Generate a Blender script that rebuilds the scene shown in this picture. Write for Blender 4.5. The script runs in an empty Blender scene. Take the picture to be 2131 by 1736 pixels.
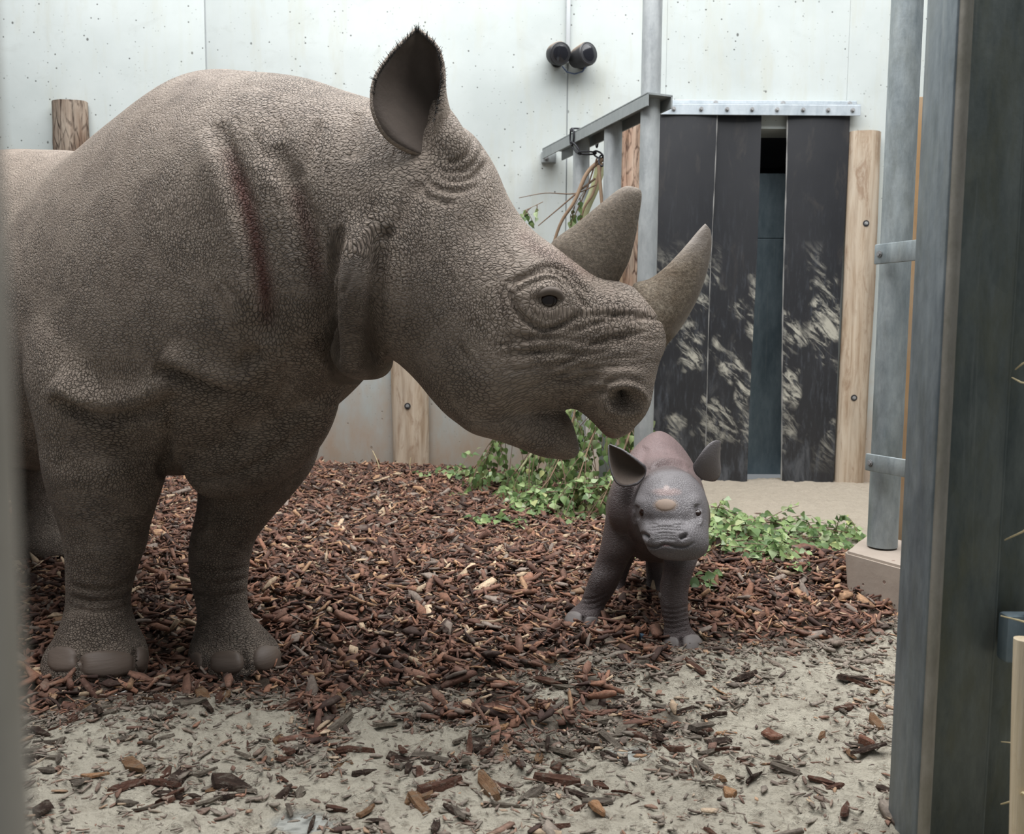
import bpy, bmesh, math, random
import numpy as np
from mathutils import Vector, Matrix
from mathutils.bvhtree import BVHTree

random.seed(7)
rng = np.random.default_rng(11)
scene = bpy.context.scene
COL = scene.collection

# ------------------------------------------------------------------ camera
FPX, CX, CY = 1800.0, 1065.5, 868.0
CAMZ = 0.827
PITCH = math.atan(163.0 / FPX)
ROLL = math.radians(0.4)
Fv = np.array([0, math.cos(PITCH), -math.sin(PITCH)])
_R0 = np.array([1.0, 0, 0])
_U0 = np.array([0, math.sin(PITCH), math.cos(PITCH)])
Rv = _R0 * math.cos(ROLL) + _U0 * math.sin(ROLL)
Uv = _U0 * math.cos(ROLL) - _R0 * math.sin(ROLL)
CAM = np.array([0, 0, CAMZ])

cam_data = bpy.data.cameras.new('camera')
cam = bpy.data.objects.new('camera', cam_data)
COL.objects.link(cam)
cam.matrix_world = Matrix(((Rv[0], Uv[0], -Fv[0], CAM[0]), (Rv[1], Uv[1], -Fv[1], CAM[1]),
                           (Rv[2], Uv[2], -Fv[2], CAM[2]), (0, 0, 0, 1)))
cam_data.sensor_fit = 'HORIZONTAL'
cam_data.sensor_width = 36.0
cam_data.lens = 36.0 * FPX / 2131.0
cam_data.clip_start = 0.02
cam_data.dof.use_dof = True
cam_data.dof.focus_distance = 2.2
cam_data.dof.aperture_fstop = 7.0
scene.camera = cam

# ------------------------------------------------------------------ light
world = bpy.data.worlds.new('overcast_sky')
scene.world = world
world.use_nodes = True
bg = world.node_tree.nodes['Background']
bg.inputs[0].default_value = (0.90, 0.96, 1.0, 1)
bg.inputs[1].default_value = 0.22

def area(name, loc, rot, sx, sy, power, col):
    d = bpy.data.lights.new(name, 'AREA')
    d.shape = 'RECTANGLE'; d.size = sx; d.size_y = sy; d.energy = power; d.color = col
    o = bpy.data.objects.new(name, d)
    o.location = loc; o.rotation_euler = rot
    COL.objects.link(o)
    return o
# daylight through the glazed roof of the stable
area('roof_skylight', (0.2, 2.5, 4.6), (0, 0, 0), 6.5, 4.6, 590, (0.98, 0.99, 1.0))

vs = scene.view_settings
vs.view_transform = 'Standard'; vs.look = 'None'; vs.gamma = 1.0; vs.use_curve_mapping = False
vs.exposure = 0.12
scene.cycles.adaptive_threshold = 0.025; scene.cycles.max_bounces = 5; scene.cycles.diffuse_bounces = 3; scene.cycles.glossy_bounces = 2; scene.cycles.transmission_bounces = 2

# ------------------------------------------------------------------ helpers
def at(px, py, Y):
    """point at world depth Y seen at pixel (px, py)"""
    d = Fv + Rv * (px - CX) / FPX + Uv * (CY - py) / FPX
    return CAM + d * (Y / d[1])

def proj(P):
    q = np.asarray(P) - CAM
    z = q @ Fv
    return CX + FPX * (q @ Rv) / z, CY - FPX * (q @ Uv) / z

def atz(px, py, z):
    d = Fv + Rv * (px - CX) / FPX + Uv * (CY - py) / FPX
    return CAM + d * ((z - CAMZ) / d[2])

def mesh(name, V, F, smooth=True):
    m = bpy.data.meshes.new(name)
    m.from_pydata([tuple(map(float, v)) for v in V], [], [tuple(map(int, f)) for f in F])
    m.update()
    if smooth:
        m.polygons.foreach_set('use_smooth', np.ones(len(m.polygons), bool))
    return m

def mesh_np(name, V, F, smooth=True):
    """fast mesh from numpy; F is (n,k) with constant k"""
    m = bpy.data.meshes.new(name)
    n, k = F.shape
    m.vertices.add(len(V)); m.vertices.foreach_set('co', np.ascontiguousarray(V, np.float32).ravel())
    m.loops.add(n * k); m.loops.foreach_set('vertex_index', np.ascontiguousarray(F, np.int32).ravel())
    m.polygons.add(n)
    m.polygons.foreach_set('loop_start', np.arange(0, n * k, k, dtype=np.int32))
    if smooth:
        m.polygons.foreach_set('use_smooth', np.ones(n, bool))
    m.update(calc_edges=True)
    return m

def link(name, m, mat=None, parent=None):
    o = bpy.data.objects.new(name, m)
    COL.objects.link(o)
    if mat is not None:
        for x in (mat if isinstance(mat, (list, tuple)) else [mat]):
            m.materials.append(x)
    if parent is not None:
        o.parent = parent
    return o

def tag(o, label, cat=None, group=None, kind=None):
    o['label'] = label
    if cat: o['category'] = cat
    if group: o['group'] = group
    if kind: o['kind'] = kind
    return o

def empty(name, loc=(0, 0, 0)):
    o = bpy.data.objects.new(name, None)
    o.empty_display_size = 0.05
    COL.objects.link(o)
    return o

class B:
    """collects solids into one mesh"""
    def __init__(s): s.V = []; s.F = []
    def add(s, V, F):
        n = len(s.V); s.V += [tuple(v) for v in V]; s.F += [tuple(i + n for i in f) for f in F]; return s
    def box(s, c, d, M=None, bev=0.0):
        x, y, z = [k / 2 for k in d]
        if bev > 0:
            b = min(bev, x * .9, y * .9, z * .9)
            bm = bmesh.new(); bmesh.ops.create_cube(bm, size=1)
            for v in bm.verts: v.co = (v.co.x * 2 * x, v.co.y * 2 * y, v.co.z * 2 * z)
            bmesh.ops.bevel(bm, geom=bm.edges[:], offset=b, segments=2, profile=0.5, affect='EDGES')
            bm.verts.index_update()
            V = np.array([v.co[:] for v in bm.verts]); F = [tuple(v.index for v in f.verts) for f in bm.faces]; bm.free()
        else:
            V = np.array([(i * x, j * y, k * z) for i in (-1, 1) for j in (-1, 1) for k in (-1, 1)])
            F = [(0, 1, 3, 2), (4, 6, 7, 5), (0, 4, 5, 1), (2, 3, 7, 6), (0, 2, 6, 4), (1, 5, 7, 3)]
        if M is not None: V = V @ np.array(M).T
        return s.add(V + np.array(c), F)
    def tube(s, pts, r, n=12, cap=True):
        pts = [np.array(p, float) for p in pts]
        rs = r if isinstance(r, (list, tuple, np.ndarray)) else [r] * len(pts)
        rings = []; up = None
        for i, p in enumerate(pts):
            t = pts[min(i + 1, len(pts) - 1)] - pts[max(i - 1, 0)]
            t = t / (np.linalg.norm(t) + 1e-12)
            if up is None:
                up = np.array([0, 0, 1.0]) if abs(t[2]) < 0.9 else np.array([1.0, 0, 0])
            a = np.cross(t, up); a /= np.linalg.norm(a); b = np.cross(a, t); up = b
            rings.append([p + rs[i] * (a * math.cos(2 * math.pi * k / n) + b * math.sin(2 * math.pi * k / n)) for k in range(n)])
        V = [v for rg in rings for v in rg]; F = []
        for i in range(len(pts) - 1):
            for k in range(n):
                F.append((i * n + k, i * n + (k + 1) % n, (i + 1) * n + (k + 1) % n, (i + 1) * n + k))
        if cap:
            F.append(tuple(range(n - 1, -1, -1))); F.append(tuple((len(pts) - 1) * n + k for k in range(n)))
        return s.add(V, F)
    def prism(s, poly, vec):
        poly = [np.array(p, float) for p in poly]; vec = np.array(vec, float); n = len(poly)
        V = poly + [p + vec for p in poly]
        F = [tuple(range(n - 1, -1, -1)), tuple(range(n, 2 * n))] + [(i, (i + 1) % n, n + (i + 1) % n, n + i) for i in range(n)]
        return s.add(V, F)
    def build(s, name, mat, parent=None, smooth=False, auto=None):
        m = mesh(name, s.V, s.F, smooth)
        bm = bmesh.new(); bm.from_mesh(m); bmesh.ops.recalc_face_normals(bm, faces=bm.faces); bm.to_mesh(m); bm.free()
        if auto:
            m.polygons.foreach_set('use_smooth', np.ones(len(m.polygons), bool))
            m.set_sharp_from_angle(angle=math.radians(auto))
        return link(name, m, mat, parent)

# value noise in numpy -----------------------------------------------------
_T = rng.random((256, 256))
def vnoise(x, y):
    x = np.asarray(x, float); y = np.asarray(y, float)
    xi = np.floor(x).astype(int); yi = np.floor(y).astype(int)
    fx = x - xi; fy = y - yi
    fx = fx * fx * (3 - 2 * fx); fy = fy * fy * (3 - 2 * fy)
    a = _T[xi & 255, yi & 255]; b = _T[(xi + 1) & 255, yi & 255]
    c = _T[xi & 255, (yi + 1) & 255]; d = _T[(xi + 1) & 255, (yi + 1) & 255]
    return (a * (1 - fx) + b * fx) * (1 - fy) + (c * (1 - fx) + d * fx) * fy - 0.5

def fbm(x, y, o=3):
    r = 0; a = 1.0
    for i in range(o):
        r = r + a * vnoise(x * 2 ** i + 17 * i, y * 2 ** i + 5 * i); a *= 0.5
    return r

# ------------------------------------------------------------------ materials
def nd(nt, typ, ins=None, **props):
    n = nt.nodes.new(typ)
    for k, v in props.items(): setattr(n, k, v)
    for k, v in (ins or {}).items():
        s = n.inputs[k]
        if isinstance(v, bpy.types.NodeSocket): nt.links.new(v, s)
        else: s.default_value = v
    return n

def c4(c): return (c[0], c[1], c[2], 1.0)

def mix(nt, f, a, b, mode='MIX'):
    n = nt.nodes.new('ShaderNodeMix'); n.data_type = 'RGBA'; n.blend_type = mode
    for i, v in ((0, f), (6, a), (7, b)):
        if isinstance(v, bpy.types.NodeSocket): nt.links.new(v, n.inputs[i])
        else: n.inputs[i].default_value = v if i == 0 else c4(v)
    return n.outputs[2]

def mth(nt, op, a, b=0.0, clamp=False):
    n = nt.nodes.new('ShaderNodeMath'); n.operation = op; n.use_clamp = clamp
    for i, v in ((0, a), (1, b)):
        if isinstance(v, bpy.types.NodeSocket): nt.links.new(v, n.inputs[i])
        else: n.inputs[i].default_value = v
    return n.outputs[0]

def mrange(nt, v, a, b, c=0.0, d=1.0):
    n = nd(nt, 'ShaderNodeMapRange', {0: v, 1: a, 2: b, 3: c, 4: d})
    return n.outputs[0]

def ramp(nt, f, stops):
    n = nd(nt, 'ShaderNodeValToRGB', {0: f})
    e = n.color_ramp.elements
    while len(e) < len(stops): e.new(0.5)
    for i, (p, c) in enumerate(stops):
        e[i].position = p; e[i].color = c4(c)
    return n.outputs[0]

def vmap(nt, vec, scale=(1, 1, 1), loc=(0, 0, 0)):
    return nd(nt, 'ShaderNodeMapping', {'Vector': vec, 'Scale': scale, 'Location': loc}).outputs[0]

def noise(nt, vec, scale, detail=4, rough=0.55, dist=0.0):
    return nd(nt, 'ShaderNodeTexNoise', {'Vector': vec, 'Scale': scale, 'Detail': detail, 'Roughness': rough, 'Distortion': dist})

def vor(nt, vec, scale, feature='F1', rnd=1.0):
    return nd(nt, 'ShaderNodeTexVoronoi', {'Vector': vec, 'Scale': scale, 'Randomness': rnd}, feature=feature)

def newmat(name, rough=0.7, metal=0.0, spec=0.5):
    m = bpy.data.materials.new(name); m.use_nodes = True
    nt = m.node_tree; bs = nt.nodes['Principled BSDF']
    bs.inputs['Roughness'].default_value = rough; bs.inputs['Metallic'].default_value = metal
    bs.inputs['Specular IOR Level'].default_value = spec
    return m, nt, bs

def setc(nt, bs, col, rough=None, height=None, strength=0.5, dist=0.01):
    if isinstance(col, bpy.types.NodeSocket): nt.links.new(col, bs.inputs['Base Color'])
    else: bs.inputs['Base Color'].default_value = c4(col)
    if rough is not None: nt.links.new(rough, bs.inputs['Roughness'])
    if height is not None:
        b = nd(nt, 'ShaderNodeBump', {'Height': height, 'Strength': strength, 'Distance': dist})
        nt.links.new(b.outputs[0], bs.inputs['Normal'])

def gpos(nt): return nd(nt, 'ShaderNodeNewGeometry').outputs['Position']
def opos(nt): return nd(nt, 'ShaderNodeTexCoord').outputs['Object']
def sepz(nt, v): return nd(nt, 'ShaderNodeSeparateXYZ', {0: v}).outputs

MAT = {}
def m_concrete():
    m, nt, bs = newmat('painted_concrete', 0.75, 0, 0.3)
    p = gpos(nt)
    n1 = noise(nt, p, 1.3, 5, 0.6).outputs[0]
    n2 = noise(nt, vmap(nt, p, (6, 6, 1.2)), 1.5, 5, 0.65).outputs[0]
    col = mix(nt, mrange(nt, n1, 0.35, 0.7), (0.515, 0.55, 0.535), (0.415, 0.448, 0.435))
    col = mix(nt, mth(nt, 'MULTIPLY', mrange(nt, n2, 0.50, 0.72), 0.5), col, (0.44, 0.44, 0.37))
    n5 = noise(nt, vmap(nt, p, (1, 1, 1.6)), 4.5, 6, 0.7, 0.8).outputs[0]
    col = mix(nt, mrange(nt, n5, 0.56, 0.70, 0, 0.45), col, (0.40, 0.42, 0.40))
    # small air holes and flecks
    v = vor(nt, p, 24.0)
    hole = mth(nt, 'MULTIPLY', mrange(nt, v.outputs['Distance'], 0.13, 0.09), mrange(nt, sepz(nt, v.outputs['Color'])[0], 0.60, 0.62))
    v2 = vor(nt, vmap(nt, p, (1, 1, 0.75)), 9.0)
    hole2 = mth(nt, 'MULTIPLY', mrange(nt, v2.outputs['Distance'], 0.075, 0.05), mrange(nt, sepz(nt, v2.outputs['Color'])[1], 0.45, 0.47))
    hh = mth(nt, 'MAXIMUM', hole, hole2)
    col = mix(nt, mth(nt, 'MULTIPLY', hh, 0.85), col, (0.07, 0.07, 0.065))
    v3 = vor(nt, vmap(nt, p, (1, 1, 1.3)), 46.0)
    fl = mth(nt, 'MULTIPLY', mrange(nt, v3.outputs['Distance'], 0.20, 0.12), mrange(nt, sepz(nt, v3.outputs['Color'])[2], 0.80, 0.82))
    col = mix(nt, mth(nt, 'MULTIPLY', fl, 0.45), col, (0.12, 0.12, 0.11))
    n7 = noise(nt, vmap(nt, p, (9, 9, 0.5)), 1.2, 4, 0.6).outputs[0]
    col = mix(nt, mrange(nt, n7, 0.56, 0.74, 0, 0.20), col, (0.42, 0.43, 0.34))
    # soil splashed up on the lowest part of the wall
    z = sepz(nt, p)[2]
    nz = noise(nt, vmap(nt, p, (5, 5, 2)), 2.2, 6, 0.65).outputs[0]
    dirt = mth(nt, 'ADD', mrange(nt, z, 0.05, 1.0, 1.0, 0.0), mth(nt, 'MULTIPLY', mth(nt, 'SUBTRACT', nz, 0.5), 1.6))
    dirt = mrange(nt, dirt, 0.30, 1.10, 0.0, 0.9)
    col = mix(nt, dirt, col, (0.44, 0.335, 0.25))
    low = noise(nt, vmap(nt, p, (4, 4, 4)), 6, 5, 0.7).outputs[0]
    h = mth(nt, 'SUBTRACT', mth(nt, 'MULTIPLY', low, 0.25), hh)
    setc(nt, bs, col, None, h, 0.35, 0.004)
    return m
MAT['concrete'] = m_concrete()

def m_block():
    m, nt, bs = newmat('rough_concrete', 0.85, 0, 0.2)
    p = gpos(nt)
    n1 = noise(nt, p, 9, 6, 0.65).outputs[0]
    col = mix(nt, n1, (0.29, 0.235, 0.195), (0.41, 0.35, 0.295))
    v = vor(nt, p, 26)
    hole = mth(nt, 'MULTIPLY', mrange(nt, v.outputs['Distance'], 0.16, 0.10), mrange(nt, sepz(nt, v.outputs['Color'])[0], 0.7, 0.72))
    col = mix(nt, mth(nt, 'MULTIPLY', hole, 0.7), col, (0.17, 0.09, 0.07))
    setc(nt, bs, col, None, mth(nt, 'SUBTRACT', n1, hole), 0.4, 0.006)
    return m
MAT['block'] = m_block()

def m_steel(name, a, b, moss=0.0, dark=1.0, scale=30.0):
    m, nt, bs = newmat(name, 0.48, 0.45, 0.5)
    p = gpos(nt)
    v = vor(nt, vmap(nt, p, (1, 1, 0.6)), scale).outputs['Color']
    n1 = noise(nt, vmap(nt, p, (3, 3, 0.9)), 4, 6, 0.65).outputs[0]
    n2 = noise(nt, vmap(nt, p, (40, 40, 1.5)), 1.2, 4, 0.6).outputs[0]
    f = mth(nt, 'ADD', mth(nt, 'MULTIPLY', sepz(nt, v)[0], 0.14), mth(nt, 'MULTIPLY', mrange(nt, mth(nt, 'ADD', mth(nt, 'MULTIPLY', n1, .55), mth(nt, 'MULTIPLY', noise(nt, vmap(nt, p, (1, 1, .35)), 42, 5, .7).outputs[0], .45)), 0.36, 0.64), 0.86))
    col = mix(nt, f, a, b)
    col = mix(nt, mrange(nt, n2, 0.60, 0.80, 0, 0.30), col, (0.40, 0.41, 0.38))
    if moss > 0:
        n3 = noise(nt, vmap(nt, p, (3, 3, 1)), 5, 6, 0.7).outputs[0]
        col = mix(nt, mrange(nt, n3, 0.45, 0.75, 0, moss), col, (0.10, 0.10, 0.055))
    ro = mrange(nt, n1, 0.3, 0.7, 0.40, 0.68)
    hn = noise(nt, p, 60, 3, 0.6).outputs[0]
    setc(nt, bs, col, ro, hn, 0.12, 0.004)
    return m
MAT['steel'] = m_steel('galvanised_steel', (0.30, 0.32, 0.33), (0.46, 0.48, 0.48))
MAT['steel_rail'] = m_steel('galvanised_rail_steel', (0.24, 0.26, 0.26), (0.33, 0.35, 0.35))
MAT['steel_bright'] = m_steel('bright_zinc_steel', (0.34, 0.385, 0.42), (0.50, 0.54, 0.565))
MAT['steel_pipe'] = m_steel('weathered_pipe_steel', (0.20, 0.235, 0.25), (0.40, 0.44, 0.45), 0.35)
MAT['steel_post'] = m_steel('weathered_post_steel', (0.10, 0.125, 0.145), (0.24, 0.27, 0.285), 0.4, 1, 34)
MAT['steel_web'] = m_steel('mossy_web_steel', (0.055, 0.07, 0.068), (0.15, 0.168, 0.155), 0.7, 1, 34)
MAT['steel_sheet'] = m_steel('blue_steel_sheet', (0.10, 0.14, 0.165), (0.19, 0.24, 0.265))
MAT['steel_edge'] = m_steel('rusty_edge_steel', (0.22, 0.20, 0.17), (0.33, 0.31, 0.27), 0.6)
MAT['bolt'] = m_steel('bolt_steel', (0.22, 0.22, 0.22), (0.4, 0.4, 0.4))

def m_rubber():
    m, nt, bs = newmat('scuffed_black_rubber', 0.42, 0, 0.5)
    p = opos(nt)
    z = sepz(nt, p)[2]
    n1 = noise(nt, p, 2.5, 5, 0.6).outputs[0]
    col = mix(nt, n1, (0.010, 0.011, 0.014), (0.030, 0.030, 0.033))
    # scuffs and scratches
    n2 = noise(nt, vmap(nt, p, (26, 26, 4)), 1.6, 6, 0.75, 0.5).outputs[0]
    low = mrange(nt, z, 1.75, 0.95)
    col = mix(nt, mth(nt, 'MULTIPLY', mrange(nt, n2, 0.52, 0.74), mth(nt, 'MULTIPLY', low, 0.20)), col, (0.25, 0.28, 0.33))
    n6 = noise(nt, vmap(nt, p, (7, 7, 2.2)), 1.5, 6, 0.7, 0.6).outputs[0]
    col = mix(nt, mth(nt, 'MULTIPLY', mrange(nt, n6, 0.5, 0.7), mth(nt, 'MULTIPLY', mrange(nt, z, 0.9, 0.1), 0.30)), col, (0.20, 0.23, 0.27))
    col = mix(nt, mrange(nt, n6, 0.55, 0.75, 0, 0.14), col, (0.22, 0.18, 0.14))
    # dried mud wiped on by the animals
    rot = nd(nt, 'ShaderNodeMapping', {'Vector': p, 'Rotation': (0, -0.75, 0)}).outputs[0]
    n3 = noise(nt, vmap(nt, rot, (5, 5, 17)), 1.5, 7, 0.72, 0.7).outputs[0]
    pat = noise(nt, vmap(nt, p, (2.8, 2.8, 2.0), (3.1, 0, 1.4)), 1.7, 3, 0.55).outputs[0]
    band = mth(nt, 'MULTIPLY', mrange(nt, z, 1.40, 1.05), mrange(nt, z, 0.05, 0.45))
    sm = mth(nt, 'MULTIPLY', mth(nt, 'MULTIPLY', mrange(nt, n3, 0.47, 0.60), mrange(nt, pat, 0.49, 0.57)), band)
    col = mix(nt, mth(nt, 'MULTIPLY', sm, 0.9), col, (0.46, 0.44, 0.37))
    ro = mrange(nt, sm, 0, 1, 0.40, 0.9)
    setc(nt, bs, col, ro, n2, 0.15, 0.003)
    return m
MAT['rubber'] = m_rubber()

def m_wood(name, a, b, c, dark, sx=16.0, bark=0.0):
    m, nt, bs = newmat(name, 0.8, 0, 0.2)
    p = opos(nt)
    n1 = noise(nt, vmap(nt, p, (sx, sx, 1.3)), 1.6, 6, 0.65, 0.6).outputs[0]
    n2 = noise(nt, vmap(nt, p, (5, 5, 1.0)), 2.0, 4, 0.6).outputs[0]
    col = ramp(nt, n1, [(0.25, dark), (0.42, a), (0.55, b), (0.75, c)])
    col = mix(nt, mrange(nt, n2, 0.42, 0.70, 0, 0.6), col, (0.50, 0.44, 0.36))
    n8 = noise(nt, vmap(nt, p, (9, 9, 2.2)), 1.5, 6, 0.75, 1.2).outputs[0]
    col = mix(nt, mrange(nt, n8, 0.54, 0.66, 0, 0.65), col, tuple(1.3 * x for x in dark))
    h = n1
    if bark > 0:
        v = vor(nt, vmap(nt, p, (34, 34, 7)), 1.0, 'DISTANCE_TO_EDGE')
        n3 = noise(nt, vmap(nt, p, (30, 30, 5)), 1.0, 5, 0.7, 1.0).outputs[0]
        cr = mth(nt, 'MULTIPLY', mrange(nt, v.outputs[0], 0.10, 0.0), mrange(nt, n3, 0.42, 0.58))
        col = mix(nt, mth(nt, 'MULTIPLY', cr, bark), col, dark)
        h = mth(nt, 'SUBTRACT', n1, cr)
    setc(nt, bs, col, None, h, 0.6, 0.008)
    return m
MAT['log'] = m_wood('peeled_log_wood', (0.33, 0.245, 0.17), (0.45, 0.36, 0.27), (0.56, 0.48, 0.38), (0.17, 0.105, 0.065))
MAT['log_bark'] = m_wood('red_bark_log', (0.24, 0.15, 0.10), (0.36, 0.23, 0.165), (0.46, 0.32, 0.23), (0.07, 0.035, 0.025), 22, 1.0)
MAT['log_brown'] = m_wood('brown_bark_log', (0.12, 0.075, 0.05), (0.18, 0.12, 0.085), (0.25, 0.18, 0.13), (0.045, 0.027, 0.02), 22, 0.9)
MAT['plank'] = m_wood('tan_plank', (0.36, 0.22, 0.11), (0.42, 0.26, 0.13), (0.48, 0.32, 0.18), (0.30, 0.18, 0.09), 8)
MAT['handle'] = m_wood('pale_wood_handle', (0.50, 0.40, 0.26), (0.58, 0.48, 0.33), (0.66, 0.56, 0.42), (0.36, 0.27, 0.17), 20)

def m_plain(name, col, rough=0.6, metal=0.0, spec=0.5, nscale=None, col2=None):
    m, nt, bs = newmat(name, rough, metal, spec)
    c = col
    if nscale:
        c = mix(nt, noise(nt, opos(nt), nscale, 5, 0.65).outputs[0], col, col2)
    setc(nt, bs, c)
    return m
MAT['lamp_black'] = m_plain('black_lamp_plastic', (0.025, 0.025, 0.028), 0.4)
def m_lamp():
    m, nt, bs = newmat('dusty_lamp_shell', 0.7, 0, 0.3)
    nz = sepz(nt, nd(nt, 'ShaderNodeNewGeometry').outputs['Normal'])[2]
    n1 = noise(nt, gpos(nt), 40, 4, .6).outputs[0]
    f = mrange(nt, mth(nt, 'ADD', nz, mth(nt, 'MULTIPLY', mth(nt, 'SUBTRACT', n1, .5), .5)), 0.25, 0.85)
    setc(nt, bs, mix(nt, f, (0.03, 0.03, 0.032), (0.30, 0.23, 0.17)))
    return m
MAT['lamp_dust'] = m_lamp()
MAT['highlight'] = m_plain('painted_edge_highlight', (0.16, 0.16, 0.16), .8, 0, .2, 20, (0.34, 0.33, 0.31))  # paler grey stands for light caught on the rubber edges
MAT['lens'] = m_plain('lamp_lens', (0.012, 0.012, 0.016), 0.12)
MAT['cable'] = m_plain('blue_grey_cable', (0.10, 0.14, 0.24), 0.5)
MAT['conduit'] = m_plain('grey_conduit', (0.42, 0.44, 0.45), 0.6)
MAT['chain'] = m_plain('dark_chain_steel', (0.03, 0.03, 0.035), 0.45, 0.6)
MAT['dark'] = m_plain('dark_passage_surface', (0.035, 0.036, 0.04), 0.9)  # one even near-black colour for the passage walls
MAT['straw'] = m_plain('dry_straw', (0.55, 0.45, 0.25), 0.8, 0, .2, 30, (0.68, 0.58, 0.38))
MAT['white_stick'] = m_plain('peeled_white_twig', (0.62, 0.62, 0.60), 0.7, 0, .3, 20, (0.50, 0.47, 0.43))
MAT['blue_scrap'] = m_plain('blue_plastic', (0.08, 0.14, 0.20), 0.4)
# ================================================================== SETTING
WY = 5.05          # front face of the back wall
def X_at(px, py, Y=WY): return at(px, py, Y)[0]

# --- ground height --------------------------------------------------------
def gheight(x, y):
    x = np.asarray(x, float); y = np.asarray(y, float)
    h = 0.012 * fbm(x * 2.3 + 3, y * 2.3, 3) * 2
    # bark heaped against the wall on the left
    h = h + 0.085 * np.exp(-((x + 1.0) / 1.1) ** 2 - ((y - 4.9) / 1.0) ** 2)
    # low ridge of bark beside the calf
    h = h + 0.03 * np.exp(-((x - 0.15) / 0.4) ** 2 - ((y - 3.0) / 0.3) ** 2)
    h = h + 0.04 * np.exp(-((x - 1.0) / 0.35) ** 2 - ((y - 2.95) / 0.28) ** 2)
    # trodden hollow around the mother's front feet
    h = h - 0.088 * np.exp(-((x + 0.73) / 0.30) ** 2 - ((y - 2.24) / 0.26) ** 2)
    h = h - 0.02 * np.exp(-((x - 0.3) / 0.5) ** 2 - ((y - 1.75) / 0.35) ** 2)
    return h

def sand_detail(x, y):
    d = 0.014 * fbm(x * 9, y * 9, 3) + 0.018 * np.abs(fbm(x * 22 + 9, y * 22, 3)) + 0.010 * fbm(x * 50, y * 50, 2)
    return d

def bark_density(px, py):
    """how thickly bark lies, laid out on the ground as in the photograph (0..1)"""
    # front edge of the thick layer (pixel row as a function of column)
    fx = [-2500, -400, 0, 60, 200, 330, 600, 760, 900, 1050, 1200, 1300, 1400, 1550, 1700, 1800, 1870, 2000]
    fy = [1520, 1500, 1500, 1505, 1455, 1430, 1440, 1450, 1440, 1415, 1385, 1340, 1355, 1345, 1335, 1335, 1290, 1250]
    e = np.interp(px, fx, fy)
    d = 1 / (1 + np.exp((py - e) / 14.0))
    # the sand by the door has none
    bx = [-2500, 880, 960, 1010, 1150, 1300, 1480, 1650, 1750, 1800, 2500]
    by = [900, 955, 970, 985, 1010, 1040, 1085, 1120, 1150, 1190, 1300]
    b = np.interp(px, bx, by)
    d = d * (1 / (1 + np.exp((b - py) / 7.0)))
    # sprinkle in front
    s = np.where(py > e, 0.30 * np.exp(-(py - e) / 170.0) + 0.075, 0)
    n = vnoise(px / 95.0 + 3, py / 55.0 + 7) + 0.5
    s = s * np.clip((n - 0.18) * 2.2, 0.06, 1.6)
    s = np.where((px > 1500) & (py > e), s * 0.55, s)
    s = np.where((px < 560) & (py > e + 40), s * 0.75, s)
    s = np.where((px > 620) & (px < 1420) & (py > e) & (py < e + 170), s * 1.8, s)
    return np.clip(np.maximum(d, s), 0, 1)

nx, ny = 520, 460
gx = np.linspace(-4.2, 3.2, nx)
gy = 0.75 + (WY + 0.05 - 0.75) * np.linspace(0, 1, ny) ** 1.25
GX, GY = np.meshgrid(gx, gy)
_pp = proj(np.stack([GX, GY, GX * 0], -1).reshape(-1, 3))
_den = bark_density(_pp[0], _pp[1]).reshape(GX.shape)
_bare = np.zeros(GX.shape)
for cx_, cy_, rx_, ry_ in ((1305, 1552, 48, 20), (640, 1722, 60, 24), (1330, 1395, 0.1, 0.1)):
    dd_ = ((_pp[0] - cx_) / rx_) ** 2 + ((_pp[1] - cy_) / ry_) ** 2
    _bare = np.maximum(_bare, np.clip(1.6 - dd_.reshape(GX.shape) + fbm(GX * 14, GY * 14, 2) * 1.2, 0, 1))
GZ = gheight(GX, GY) + (1 - .9 * _bare) * sand_detail(GX, GY) * np.where(GY > 3.6, 0.7, 1.0)
V = np.stack([GX, GY, GZ], -1).reshape(-1, 3)
ii = np.arange(nx * ny).reshape(ny, nx)
F = np.stack([ii[:-1, :-1], ii[:-1, 1:], ii[1:, 1:], ii[1:, :-1]], -1).reshape(-1, 4)
gm = mesh_np('floor', V, F)
a = gm.attributes.new('bare', 'FLOAT', 'POINT'); a.data.foreach_set('value', _bare.ravel().astype(np.float32))
a = gm.attributes.new('bark', 'FLOAT', 'POINT'); a.data.foreach_set('value', _den.ravel().astype(np.float32))

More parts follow.
